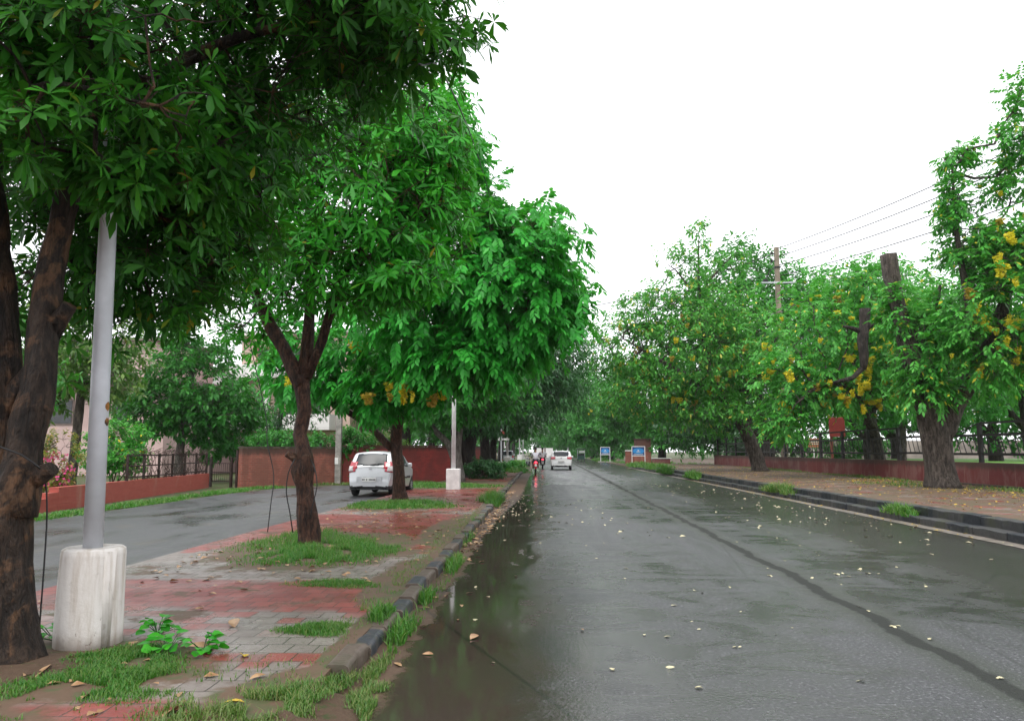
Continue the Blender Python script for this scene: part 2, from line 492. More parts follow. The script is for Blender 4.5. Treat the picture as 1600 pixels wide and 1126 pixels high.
# ------------------------------------------------------------------ ground, road, pavements
sheet('ground', [(-400, -60), (400, -60), (400, 700), (-400, 700)], -.02, M['ground'])
sheet('road', [(-1.30, -8), (7.95, -8), (7.95, 80), (8.3, 120), (8.3, 400), (-1.6, 400), (-1.6, 60), (-1.30, 40)], 0.0, M['road'])
sheet('service_lane', [(-5.22, -8), (-5.22, 10), (-5.16, 16), (-5.0, 21), (-4.95, 24), (-4.6, 33.6), (-6.2, 35), (-9.0, 33.4), (-10.6, 30.8), (-11.05, 27), (-10.95, 18), (-11.2, 8), (-11.6, -8)], .02, M['service'])
mb = MB()
mb.prism([(-5.24, -8), (-1.41, -8), (-1.41, 62), (-4.3, 62), (-4.75, 33.5), (-5.02, 22), (-5.18, 16), (-5.24, 10)], -.04, .10)
mb.build('pavement', M['paver'], kind='structure')
mb = MB(); mb.prism([(8.45, -8), (15.6, -8), (15.6, 69), (14.4, 70), (8.45, 70)], -.04, .32)
mb.build('footpath', M['footpath'], kind='structure')
sheet('park_ground', [(15.5, -20), (160, -20), (160, 69), (15.5, 69)], .82, M['lawn'])
sheet('muddy_verge', [(8.2, 70.2), (30, 70.2), (30, 140), (8.2, 140)], .012, M['mud'])
sheet('gutter', [(7.62, -8), (7.96, -8), (7.96, 69), (7.62, 69)], .006, M['gutter'])

def kerb_mat(name, pale, black, period):
    t = NT(name)
    co = t.coord(); X, Y, Z = t.sep(co)
    ph = t.math('FRACT', t.math('MULTIPLY', Y, 1 / period))
    n = t.noise(co, 5, 6, .7, .4)
    m = t.math('ADD', t.math('SUBTRACT', t.math('ABSOLUTE', t.math('SUBTRACT', ph, .5)), .30), t.math('MULTIPLY', t.math('SUBTRACT', n, .5), .10))
    blk = t.step(m, -.01, .01)
    ch = t.step(t.noise(t.coord(scale=(1, 1, 2.2)), 9, 6, .75), .56, .62)
    c = t.mix(t.noise(co, 12, 6), tuple(x * .5 for x in pale), pale)
    p = t.mix(t.noise(co, 18, 4), black, tuple(x * 2.2 for x in black))
    b = t.mix(t.math('MULTIPLY', blk, t.math('SUBTRACT', 1.0, t.math('MULTIPLY', ch, .8))), c, p)
    b = t.mix(t.math('MULTIPLY', t.step(t.noise(co, 2.2, 5, .6), .52, .66), .6), b, (.04, .045, .022))
    return t.done(b, t.mixf(n, .35, .7), t.bump(n, .7, .02), ior=1.4)
M['kerbL'] = kerb_mat("worn_kerb_paint", (.125, .095, .075), (.022, .024, .029), 1.24)
M['kerbR'] = kerb_mat("black_kerb_paint", (.05, .05, .05), (.009, .011, .014), 1.9)

def kerb_run(name, x0, x1, y0, y1, zt, step, mat, r=.03, amp=.012):
    """row of kerb stones, each slightly out of line, rounded on the road side"""
    mb = MB(); y = y0
    while y < y1:
        L = min(step * random.uniform(.94, 1.06), y1 - y + .2)
        dx, dz, tw = random.uniform(-amp, amp), random.uniform(-amp, amp * .6), random.uniform(-.012, .012)
        g = .008
        sg = 1 if x1 > x0 else -1
        prof = [(x0, -.06), (x0, zt - r)] + [(x0 + sg * r * (1 - math.cos(a)), zt - r + r * math.sin(a)) for a in (.4, .8, 1.2)] + [(x0 + sg * r, zt), (x1 - sg * r * .5, zt), (x1 - sg * r * .15, zt - r * .15), (x1, zt - r * .5), (x1, -.06)]
        n = 6
        vs, fs = [], []
        for k in range(n + 1):
            yy = y + g + (L - 2 * g) * k / n
            e = .006 if k in (0, n) else 0
            for (px, pz) in prof:
                wob = .022 * mnoise.noise(Vector((px * 4, yy * 5, pz * 9)))
                vs.append((px + dx + tw * (yy - y - L / 2) + wob + (e if px < (x0 + x1) / 2 else -e) * (1 if x0 < x1 else -1), yy, pz + dz + wob * .7 - e))
        m = len(prof)
        for k in range(n):
            fs += [(k * m + i, k * m + i + 1, (k + 1) * m + i + 1, (k + 1) * m + i) for i in range(m - 1)]
        fs += [tuple(range(m)), tuple(range(n * m + m - 1, n * m - 1, -1))]
        mb.add(vs, fs)
        y += L
    return mb.build(name, mat, kind='structure')
kerb_run('kerb', -1.28, -1.43, 5.3, 60, .125, .62, M['kerbL'], .042, .026)
kerb_run('kerb', 7.93, 8.22, 0, 69, .165, 1.0, M['kerbR'], .03)
kerb_run('kerb', 8.22, 8.46, 0, 69, .335, 1.0, M['kerbR'], .03)

# ------------------------------------------------------------------ grass (nobody could count it)
def grass(cells, mat, label=None, h=(.05, .11), wd=.006, lean=.6):
    """cells: ellipses (cx, cy, z, rx, ry, n)"""
    P, D, H = [], [], []
    for (cx, cy, z, rx, ry, n) in cells:
        a = rng.uniform(0, 2 * np.pi, n); r = np.sqrt(rng.uniform(0, 1, n)) * (1 + .35 * np.sin(a * 3 + cx) * rng.uniform(.3, 1, n)) * rng.uniform(.7, 1.12, n)
        p = np.stack([cx + rx * r * np.cos(a), cy + ry * r * np.sin(a), np.full(n, z)], 1)
        keep = np.array([mnoise.noise(Vector((q[0] * 3.3, q[1] * 3.3, 1.7))) > -.22 for q in p])
        P.append(p[keep]); H.append((h[0] + (h[1] - h[0]) * rng.uniform(0, 1, n)[keep] ** 2 * 1.25) * np.clip(1.35 - r[keep] * .6, .4, 1.2))
    P = np.vstack(P); H = np.concatenate(H); n = len(P)
    az = rng.uniform(0, 2 * np.pi, n); ln = rng.uniform(.1, lean, n)
    d = np.stack([np.cos(az) * ln, np.sin(az) * ln, np.ones(n)], 1)
    side = np.stack([-np.sin(az), np.cos(az), np.zeros(n)], 1) * (wd * rng.uniform(.7, 1.4, n))[:, None]
    bend = np.stack([np.cos(az), np.sin(az), np.zeros(n)], 1) * (H * ln * .8)[:, None]
    mid = P + d * (H * .55)[:, None]
    tip = P + d * H[:, None] + bend - np.array([0, 0, 1]) * (H * ln * .35)[:, None]
    V = np.stack([P - side, P + side, mid + side * .8, mid - side * .8, tip + side * .15, tip - side * .15], 1).reshape(-1, 3)
    b = (np.arange(n) * 6)[:, None]
    Q = np.concatenate([b + np.array([0, 1, 2, 3]), b + np.array([3, 2, 4, 5])], 1).reshape(-1, 4)
    o = np_mesh('grass', V, Q, mat)
    return tag(o, label, 'grass', kind='stuff')
grass([(-3.1, 11.2, .1, .85, 1.6, 11000), (-3.9, 12.6, .1, .8, 1.6, 4500), (-2.45, 11.4, .1, .55, .6, 2200)], M['leafgrass'], 'green grass round the foot of the middle tree', h=(.03, .09), wd=.004)
grass([(-2.75, 5.0, .1, .52, .5, 11000), (-2.95, 5.5, .1, .4, .35, 4000), (-3.5, 4.5, .1, .8, .5, 1600)], M['leafgrass'], 'green grass in front of the white concrete lamp base', h=(.018, .05), wd=.0028)
grass([(-1.83, 6.4, .1, .30, .24, 3000), (-2.2, 8.55, .1, .5, .3, 2400)], M['leafgrass'], 'small grass tufts between the red and grey pavers', h=(.018, .05), wd=.003)
grass([(-1.5, 4.55, .10, .30, .45, 3600), (-1.10, 4.75, .005, .13, .55, 2600), (-1.9, 4.4, .1, .3, .4, 1500), (-1.36, 5.25, .03, .16, .22, 1100), (-1.17, 5.6, .0, .08, .4, 700)], M['drygrass'], 'straggly yellowing grass over the near end of the kerb', h=(.02, .065), wd=.003)
grass([(-1.18, 6.6, 0, .10, .6, 500), (-1.2, 8.2, 0, .09, .5, 350), (-1.4, 6.9, .1, .1, .3, 260), (-1.17, 10.6, 0, .12, .9, 420), (-1.3, 13.5, 0, .13, 1.0, 300), (-1.4, 16.6, .02, .15, 1.6, 500)], M['leafgrass'], 'grass tufts growing in the gutter beside the left kerb', h=(.05, .15))
grass([(-1.42, 22.6, .02, .36, 1.5, 1500)], M['leafgrass'], 'tall green tuft on the left kerb beside the puddle', h=(.15, .38), wd=.010)
grass([(-3.6, 20.6, .1, 1.3, 1.7, 5200), (-4.6, 20.6, .1, .5, 1.4, 1200)], M['leafgrass'], 'green grass round the small tree beside the silver car', h=(.05, .12), wd=.009)
grass([(-3.9, 31.6, .1, 2.2, 2.2, 6000), (-5.5, 34.5, .05, 1.6, 1.0, 1500)], M['leafgrass'], 'green grass strip behind the square white lamp base', h=(.05, .12), wd=.012)
grass([(-11.35, 17, .0, .45, 3.2, 2500), (-11.5, 22, 0, .5, 3.2, 3200), (-11.7, 28, 0, .55, 3.6, 3200), (-11.2, 31.4, 0, .9, 1.0, 900)], M['leafgrass'], 'grass strip between the service lane and the low red wall', h=(.05, .13), wd=.012)
grass([(-8.2, 35.0, 0, 2.4, .6, 1500), (-6.0, 36.6, 0, 1.6, .8, 900)], M['drygrass'], 'dry grass at the foot of the brick wall', h=(.05, .14), wd=.012)
grass([(-3.2, 5.0, .1, 1.5, 1.1, 900), (-1.62, 8.5, .1, .22, 3.2, 1500), (-1.62, 15, .1, .25, 4.5, 1500), (-3.2, 12.3, .1, 1.7, 3.0, 1800), (-3.4, 21.2, .1, 1.6, 3.0, 1800), (-2.0, 5.0, .1, .7, .6, 420), (-1.15, 9, .0, .10, 3.5, 900)], M['drygrass'], 'sparse weeds in the soil and joints of the left pavement', h=(.012, .045), wd=.003)
grass([(8.1, 17.9, .12, .26, .8, 1500)], M['leafgrass'], 'grass clump growing over the right kerb, the nearest', h=(.08, .24), wd=.011)
grass([(8.1, 26.6, .12, .35, 1.5, 1700)], M['drygrass'], 'yellowish grass clump growing over the right kerb', h=(.12, .36), wd=.013)
grass([(8.0, 41.0, .1, .35, 1.8, 1100), (8.0, 49.5, .1, .5, 2.2, 1700), (8.6, 57, .2, 1.1, 3.0, 2400), (8.3, 65, .2, 1.2, 4, 2400)], M['leafgrass'], 'grass along the far end of the right kerb', h=(.15, .42), wd=.018)
grass([(13.2, 28.5, .32, 1.6, 2.2, 800), (14.7, 36, .32, .5, 6, 1500), (14.4, 24, .32, .8, 3, 700), (14.8, 50, .32, .5, 8, 1500)], M['drygrass'], 'thin grass along the foot of the maroon wall', h=(.04, .13), wd=.01)
grass([(-2.4, 60, .06, 1.3, 9, 3500), (-2.6, 90, .0, 1.2, 22, 4500), (-1.9, 54, .1, .5, 4, 900)], M['leafgrass'], 'roadside grass under the far trees on the left', h=(.1, .35), wd=.03)
grass([(8.9, 112, .0, 1.3, 14, 3500), (12.5, 92, .0, 3.2, 8, 3200), (14, 74, .0, 3, 2, 1200)], M['leafgrass'], 'roadside grass round the blue signs', h=(.1, .4), wd=.03)

# ------------------------------------------------------------------ foliage
def unit(a): return a / np.maximum(np.linalg.norm(a, axis=1, keepdims=True), 1e-9)

def leaves_geo(P, D, N, L, W, rows, fold=.25, droop=.25):
    """P base, D direction, N upper side, L length, W half width; rows = [(t, width)]; three columns when fold"""
    D = unit(D); Sd = unit(np.cross(D, N)); N = unit(np.cross(Sd, D))
    n = len(P); V = []
    cols = (-1, 0, 1) if fold else (-1, 1)
    for t, wv in rows:
        c = P + D * (L * t)[:, None] - np.array([0, 0, 1.]) * (droop * L * t * t)[:, None]
        for s in cols:
            V.append(c + Sd * (W * wv * s)[:, None] + N * (W * wv * fold * abs(s))[:, None])
    V = np.stack(V, 1).reshape(-1, 3)
    nc = len(cols); q = []
    for r in range(len(rows) - 1):
        for k in range(nc - 1):
            a = r * nc + k
            q.append((a, a + 1, a + nc + 1, a + nc))
    b = (np.arange(n) * nc * len(rows))[:, None, None]
    Q = (b + np.array(q)[None]).reshape(-1, 4)
    return V, Q
OBL = [(0, .12), (.3, .5), (.72, 1.0), (1, .12)]       # spoon shaped
OVA = [(0, .1), (.4, 1.0), (.8, .62), (1, .05)]        # egg shaped
LAN = [(0, .15), (.4, 1.0), (1, .08)]                  # narrow
RHO = [(0, .1), (.5, 1.0), (1, .1)]

def foliage(kind, T, A, size, lod):
    """T tips, A axes -> (V, Q). kinds: whorl, pinnate, spray"""
    n = len(T); A = unit(A)
    r1 = unit(np.cross(A, rng.normal(size=(n, 3)))); r2 = np.cross(A, r1)
    if kind == 'whorl':
        k = 8 if lod == 0 else 6
        i = np.tile(np.arange(k), n); Tn = np.repeat(T, k, 0); An = np.repeat(A, k, 0)
        ph = i * 2 * np.pi / k + np.repeat(rng.uniform(0, 6, n), k) + rng.normal(0, .18, n * k)
        rad = np.repeat(r1, k, 0) * np.cos(ph)[:, None] + np.repeat(r2, k, 0) * np.sin(ph)[:, None]
        th = rng.uniform(R(45), R(98), n * k)[:, None]
        D = An * np.cos(th) + rad * np.sin(th); N = An * np.sin(th) - rad * np.cos(th)
        L = np.repeat(rng.uniform(.55, 1.25, n), k) * rng.uniform(.6, 1.2, n * k) * size
        return leaves_geo(Tn + rad * size * .06, D, N, L, L * .145, OBL if lod < 2 else LAN, .2 if lod == 0 else 0, .28)
    if kind == 'pinnate':
        m = 5 if lod == 0 else 4
        k = m * 2 + 1
        rd = unit(A * .8 + rng.normal(0, .35, (n, 3)) + np.array([0, 0, -.45])); Lr = rng.uniform(.8, 1.25, n) * size * 2.1
        up = np.tile(np.array([0, 0, 1.]), (n, 1)); sd = unit(np.cross(rd, up)); up = np.cross(sd, rd)
        Ps, Ds, Ns, Ls = [], [], [], []
        for j in range(k):
            pr, s = j // 2, (1 if j % 2 else -1)
            t = (pr + .7) / (m + .5) if j < k - 1 else 1.0
            c = T + rd * (Lr * t)[:, None] + np.array([0, 0, -1.]) * (Lr * .25 * t * t)[:, None]
            dd = (sd * s * (.9 if j < k - 1 else .0) + rd * (.55 if j < k - 1 else 1) + np.array([0, 0, -.35]) + rng.normal(0, .16, (n, 3)))
            Ps.append(c); Ds.append(dd); Ns.append(up + rng.normal(0, .2, (n, 3))); Ls.append(rng.uniform(.8, 1.15, n) * size)
        P, D, N, L = np.vstack(Ps), np.vstack(Ds), np.vstack(Ns), np.concatenate(Ls)
        return leaves_geo(P, D, N, L, L * .25, OVA if lod == 0 else RHO, .15 if lod == 0 else 0, .2)
    if kind == 'spray':
        k = 9 if lod < 2 else 7
        tt = np.tile(np.arange(k) / (k - 1), n); Tn = np.repeat(T, k, 0); An = np.repeat(A, k, 0)
        ph = np.tile(np.arange(k) * 2.4, n) + np.repeat(rng.uniform(0, 6, n), k)
        rad = np.repeat(r1, k, 0) * np.cos(ph)[:, None] + np.repeat(r2, k, 0) * np.sin(ph)[:, None]
        P = Tn + An * (tt * size * 1.6)[:, None]
        D = rad + An * .5 + np.array([0, 0, -.35]) + rng.normal(0, .25, P.shape)
        N = np.array([0, 0, 1.]) + rng.normal(0, .45, P.shape)
        L = rng.uniform(.7, 1.2, len(P)) * size
        return leaves_geo(P, D, N, L, L * (.26 if lod != 3 else .15), OVA if lod == 0 else RHO, .15 if lod == 0 else 0, .25)

def join_geo(parts):
    V, Q, b = [], [], 0
    for v, q in parts:
        V.append(v); Q.append(q + b); b += len(v)
    return np.vstack(V), np.vstack(Q)

def tubes_geo(P0, P1, R0, R1, k=5):
    d = unit(P1 - P0); ref = np.where(np.abs(d[:, 2:3]) > .9, np.array([[1., 0, 0]]), np.array([[0, 0, 1.]]))
    a = unit(np.cross(d, ref)); b = np.cross(d, a); n = len(P0); V = []
    for (P, Rr) in ((P0, R0), (P1, R1)):
        for i in range(k):
            an = 2 * np.pi * i / k
            V.append(P + (a * math.cos(an) + b * math.sin(an)) * Rr[:, None])
    V = np.stack(V, 1).reshape(-1, 3)
    q = np.array([(i, (i + 1) % k, k + (i + 1) % k, k + i) for i in range(k)])
    return V, ((np.arange(n) * 2 * k)[:, None, None] + q[None]).reshape(-1, 4)

def sample_blob(b, n, bias=2.4):
    d = unit(rng.normal(size=(n, 3))); r = rng.uniform(.12, 1, n) ** (1 / bias)
    p = d * r[:, None] * np.array(b[3:6]) + np.array(b[:3])
    return p, d

def raceme_mesh(seed, mat, L=.42, rad=.10, n=60):
    """a hanging cluster of yellow blossom"""
    g = np.random.default_rng(seed)
    t = g.uniform(0, 1, n) ** .8
    rr = rad * (1 - t * .75) * g.uniform(.5, 1.1, n); a = g.uniform(0, 6.28, n)
    P = np.stack([rr * np.cos(a), rr * np.sin(a), -L * t], 1)
    Vs, Qs = [], []
    for k in range(3):
        D = unit(g.normal(size=(n, 3)) + np.stack([np.cos(a), np.sin(a), np.zeros(n)], 1) * .8)
        s = g.uniform(.045, .08, n)
        v, q = leaves_geo(P, D, g.normal(size=(n, 3)), s, s * .45, RHO, 0, .1)
        Vs.append((v, q))
    zz = np.linspace(0, -L, 7); st = np.zeros((7, 3)); st[:, 2] = zz
    Vs.append(tubes_geo(st[:-1], st[1:], np.full(6, .006), np.full(6, .005), 4))
    Vs.append(tubes_geo(np.stack([0 * P[:, 0], 0 * P[:, 0], P[:, 2] * .96], 1), P, np.full(n, .003), np.full(n, .002), 4))
    V, Q = join_geo(Vs)
    o = np_mesh('flower_cluster', V, Q, mat)
    me = o.data
    bpy.data.objects.remove(o)
    return me

M['yellow'] = leaf_mat("golden_blossom", [(.78, .55, .008), (.86, .68, .015), (.88, .78, .09)], .3, .5)
M['tan'] = leaf_mat("fading_blossom", [(.40, .22, .04), (.50, .34, .06), (.62, .42, .05)], .3, .6)
RAC = [raceme_mesh(i, M['yellow'], .40 + .08 * (i % 3), .10 + .02 * (i % 2)) for i in range(4)] + [raceme_mesh(9, M['tan'], .34, .12)]

G1 = [(.009, .060, .005), (.016, .105, .008), (.045, .22, .014)]
G2 = [(.014, .16, .010), (.024, .27, .014), (.065, .42, .026)]
G3 = [(.014, .17, .016), (.026, .30, .026), (.060, .44, .050)]
G4 = [(.038, .18, .026), (.064, .29, .036), (.13, .40, .07)]
G5 = [(.015, .065, .022), (.022, .095, .028), (.04, .135, .04)]
G6 = [(.020, .12, .020), (.034, .19, .028), (.07, .27, .05)]
M['leaf_dark'] = leaf_mat("dark_whorled_leaves", G1, .2, .48, spec=.25, accents=(.30, .24, .02), acc=.994)
M['leaf_mid'] = leaf_mat("mid_green_leaves", G2, .34, .42, spec=.3, accents=(.36, .28, .03), acc=.992)
M['leaf_bright'] = leaf_mat("bright_drooping_leaves", G3, .38, .42, spec=.3)
M['leaf_gold'] = leaf_mat("golden_shower_leaves", G4, .36, .45, spec=.3, accents=(.66, .58, .12))
M['leaf_goldbright'] = leaf_mat("fresh_golden_shower_leaves", [(.034, .19, .028), (.056, .31, .038), (.12, .42, .065)], .36, .45, spec=.3, accents=(.74, .60, .05), acc=.978)
M['leaf_deep'] = leaf_mat("deep_green_narrow_leaves", G5, .22, .4)
M['leaf_far'] = leaf_mat("far_green_leaves", G6, .32, .5, spec=.3)
M['leaf_olive'] = leaf_mat("olive_garden_leaves", [(.05, .13, .025), (.09, .19, .035), (.16, .24, .05)], .3, .45)
M['bark_peel'] = bark_mat("peeling_bark", (.012, .008, .006), (.062, .040, .028), (.18, .095, .05), .505, .95)
M['bark_brown'] = bark_mat("wet_brown_bark", (.020, .009, .006), (.125, .055, .033), (.21, .125, .085), .58, 1.3)
M['bark_grey'] = bark_mat("grey_scaly_bark", (.042, .033, .028), (.150, .122, .102), (.22, .19, .155), .6, .7, .75)
M['bark_pale'] = bark_mat("pale_smooth_bark", (.10, .085, .075), (.25, .22, .195), (.32, .29, .25), .6, .8, .7)
M['bark_dark'] = bark_mat("dark_wet_bark", (.012, .009, .008), (.055, .042, .034), None, .5, .7)

def tree(name, label, limbs, blobs, kind, mat, bark, size, lod, flowers=(), group=None, roots_from=.45, tip_r=.006, sides=12,
         gap=-.28, gap_scale=.9, droop_axis=.0, bump=.12, cat='tree', extra=None, bias=2.4, wood_min=.0):
    base = np.array(limbs[0][0][0], float)
    root = empty(name, tuple(base), 0, label, cat, group)
    # wood
    wood = MB(); node_p, node_r = [], []
    for li, (pts, rad) in enumerate(limbs):
        sp, sr = smooth_path([tuple(np.array(p) - base) for p in pts], rad, .10 if lod == 0 else .3)
        wood.tube(sp, sr, sides if li == 0 else max(6, sides - 4), True, bump, 3.2 / max(.25, rad[0] * 3), li * 3.1 + base[0])
        k0 = int(len(sp) * (roots_from if li == 0 else .25))
        for p, r in zip(sp[k0:], sr[k0:]):
            node_p.append(p); node_r.append(r)
    RP = np.array(node_p); RR = np.array(node_r)
    # branch nodes
    NP, TP, TA, TS = [], [], [], []
    for b in blobs:
        nn, tp = b[6], b[7]
        p, d = sample_blob(b, nn, bias); p = p - base
        NP.append(p)
        t = np.repeat(p, tp, 0) + np.clip(rng.normal(0, 1, (nn * tp, 3)), -1.5, 1.5) * np.array(b[3:6]) * (.16 if nn > 60 else .22)
        src = np.repeat(p, tp, 0)
        c = np.array(b[:3]) - base
        out = unit((t - c) / np.array(b[3:6]))
        a = out * .75 + np.array([0, 0, .45 - droop_axis]) + rng.normal(0, .38, t.shape)
        keep = np.array([mnoise.noise(Vector(q * gap_scale) + Vector((base[0], 3.3, base[1]))) > gap for q in (t + base)])
        TP.append(t[keep]); TA.append(a[keep]); TS.append(src[keep])
    NP = np.vstack(NP); TP = np.vstack(TP); TA = np.vstack(TA); TS = np.vstack(TS)
    n = len(NP); nr = len(RP)
    allp = np.vstack([RP, NP]); par = np.full(n, -1); cost = np.full(n, 1e9); path = np.zeros(nr + n); done = np.zeros(n, bool)
    for j0 in range(0, nr, 64):
        dd = np.linalg.norm(NP[:, None] - RP[None, j0:j0 + 64], axis=2)
        k = dd.argmin(1); m = dd[np.arange(n), k]; up = m < cost
        cost[up] = m[up]; par[up] = k[up] + j0
    order = []
    for _ in range(n):
        i = int(np.where(done, 1e12, cost).argmin())
        done[i] = True; order.append(i)
        path[nr + i] = path[par[i]] + np.linalg.norm(NP[i] - allp[par[i]])
        c = np.linalg.norm(NP - NP[i], axis=1) + .35 * path[nr + i]
        up = (~done) & (c < cost)
        cost[up] = c[up]; par[up] = nr + i
    cnt = np.ones(nr + n)
    for i in reversed(order): cnt[par[i]] += cnt[nr + i] if par[i] >= nr else 0
    rad = np.minimum(tip_r * cnt[nr:] ** .5, .16)
    pr = np.where(par >= nr, np.minimum(tip_r * cnt[par] ** .5, rad * 1.5), np.minimum(rad * 1.4, RR[np.minimum(par, nr - 1)]))
    big = rad > wood_min
    P0, P1 = allp[par], NP
    mid = (P0 + P1) / 2 + rng.normal(0, .09, P0.shape) * np.linalg.norm(P1 - P0, axis=1)[:, None]
    mr = (pr + rad) / 2
    tw = [tubes_geo(P0[big], mid[big], pr[big], mr[big]), tubes_geo(mid[big], P1[big], mr[big], rad[big])]
    if lod < 2:
        k = np.full(len(TP), .0045 if lod == 0 else .006)
        tw.append(tubes_geo(TS, TP, k, k * .6, 3))
    V, Q = join_geo(tw)
    b0 = len(wood.v)
    wood.v += [tuple(v) for v in V]; wood.f += [tuple(int(x) + b0 for x in q) for q in Q]
    me = bpy.data.meshes.new('trunk'); me.from_pydata(wood.v, [], wood.f); me.materials.append(bark)
    me.polygons.foreach_set('use_smooth', [True] * len(me.polygons))
    link(bpy.data.objects.new('trunk', me), root)
    # leaves, with fine twigs
    V, Q = foliage(kind, TP, TA, size, lod)
    np_mesh('crown', V, Q, mat, root)
    # flowers
    for (cx, cy, cz, rx, ry, rz, k, tan, sc) in flowers:
        for i in range(k):
            d = rng.normal(size=3); d /= np.linalg.norm(d); d[1] = -abs(d[1])
            p = np.array((cx, cy, cz)) + d * np.array((rx, ry, rz)) * rng.uniform(.75, 1.02) - base
            o = link(bpy.data.objects.new('flower_cluster', RAC[4] if rng.uniform() < tan else RAC[rng.integers(0, 4)]), root)
            o.location = p; o.rotation_euler = (rng.uniform(-.3, .3), rng.uniform(-.3, .3), rng.uniform(0, 6)); s = rng.uniform(.3, 1.15) * sc
            o.scale = (s * rng.uniform(.9, 1.9), s * rng.uniform(.9, 1.6), s * rng.uniform(.5, 1.1))
    return root

# --- left side, nearest: leaning forked tree that roofs the top left of the picture
t1 = tree('forked_tree', 'dark forked tree with peeling bark beside the white lamp base', [
    ([(-3.70, 5.35, .02), (-3.73, 5.38, .25), (-3.78, 5.40, .75), (-3.81, 5.42, 1.25)], [.31, .20, .165, .18]),
    ([(-3.82, 5.42, 1.15), (-3.96, 5.5, 1.5), (-4.05, 5.55, 2.3), (-4.25, 5.6, 3.4), (-4.5, 5.7, 4.6)], [.17, .15, .138, .118, .08]),
    ([(-3.78, 5.42, 1.1), (-3.72, 5.45, 1.55), (-3.68, 5.5, 2.2), (-3.72, 5.6, 3.0), (-3.5, 5.7, 4.4)], [.17, .135, .115, .095, .07]),
    ([(-4.0, 5.52, 1.75), (-3.86, 5.5, 1.95), (-3.70, 5.48, 2.2)], [.10, .085, .05]),
    ([(-3.66, 5.44, 1.33), (-3.48, 5.40, 1.42)], [.08, .05]),
    ([(-3.68, 5.55, 2.4), (-3.50, 5.5, 2.62)], [.075, .05]),
    ([(-3.6, 5.7, 4.1), (-2.6, 5.65, 4.7), (-1.6, 5.7, 5.0)], [.07, .05, .02]),
    ([(-4.1, 5.55, 2.6), (-4.0, 4.9, 3.4), (-3.2, 4.5, 3.82), (-2.35, 4.45, 3.66)], [.07, .04, .02, .010]),
    ([(-3.72, 5.65, 3.2), (-3.95, 6.4, 3.9), (-3.6, 7.2, 4.4)], [.07, .05, .02]),
], [
    (-3.5, 6.2, 5.9, 2.7, 2.7, 1.9, 220, 11),
    (-1.85, 5.9, 5.55, 1.25, 1.5, .95, 120, 10),
    (-1.2, 5.6, 4.95, .72, .9, .40, 42, 10),
    (-3.1, 6.7, 4.2, 1.0, 1.2, .85, 110, 10),
    (-3.9, 7.2, 3.7, 1.25, 1.0, 1.1, 120, 10),
    (-5.4, 7.0, 3.9, 1.4, 1.6, 1.5, 90, 9),
    (-4.3, 5.0, 4.1, 1.1, .9, .7, 80, 9),
    (-3.1, 4.7, 4.25, 1.0, .6, .45, 50, 9),
    (-2.45, 4.55, 3.72, .42, .3, .17, 16, 3),
    (-3.2, 4.5, 3.55, .5, .3, .22, 16, 4),
    (-2.95, 5.1, 3.5, .5, .3, .28, 22, 6),
    (-2.2, 7.2, 6.2, 1.2, 1.2, .8, 60, 10),
], 'whorl', M['leaf_dark'], M['bark_peel'], .145, 0, sides=22, gap=-.36, bump=.20, tip_r=.0045, bias=2.0)

# --- second tree on the verge
tree('whorled_leaf_tree', 'brown trunked tree standing in the grass circle between lamp base and silver car', [
    ([(-3.60, 12.04, .03), (-3.62, 12.05, .25), (-3.66, 12.06, .6), (-3.70, 12.08, 1.0), (-3.76, 12.1, 1.22), (-3.73, 12.1, 1.45), (-3.82, 12.15, 1.8), (-3.78, 12.2, 2.2), (-3.86, 12.2, 2.75)], [.20, .160, .150, .142, .185, .13, .112, .108, .13]),
    ([(-3.84, 12.2, 2.6), (-4.15, 12.2, 3.15), (-4.6, 12.3, 3.9), (-4.95, 12.3, 4.9)], [.13, .105, .085, .04]),
    ([(-3.80, 12.2, 2.7), (-3.76, 12.2, 3.5), (-3.70, 12.1, 4.6), (-3.5, 12.0, 6.2)], [.12, .095, .08, .04]),
    ([(-3.76, 12.2, 2.75), (-3.5, 12.1, 3.3), (-3.25, 12.0, 4.1), (-2.7, 11.8, 5.0)], [.085, .07, .06, .03]),
    ([(-3.80, 12.06, 1.38), (-3.98, 11.98, 1.50)], [.10, .05]),
], [
    (-3.1, 11.8, 5.9, 1.8, 1.6, 1.5, 130, 7),
    (-4.6, 12.3, 5.3, 1.3, 1.5, 1.5, 100, 7),
    (-2.2, 11.4, 5.1, 1.2, 1.2, 1.1, 90, 7),
    (-1.95, 11.4, 6.4, .85, .9, .95, 60, 7),
    (-3.1, 11.5, 4.3, 1.2, 1.0, .7, 60, 6),
    (-2.1, 11.3, 4.1, .8, .7, .35, 32, 6),
    (-4.9, 12.6, 4.0, .7, .8, .8, 40, 6),
    (-3.6, 12.8, 7.2, 2.0, 1.6, 1.2, 80, 7),
], 'whorl', M['leaf_mid'], M['bark_brown'], .20, 1, sides=22, gap=-.3, bump=.30, tip_r=.005)

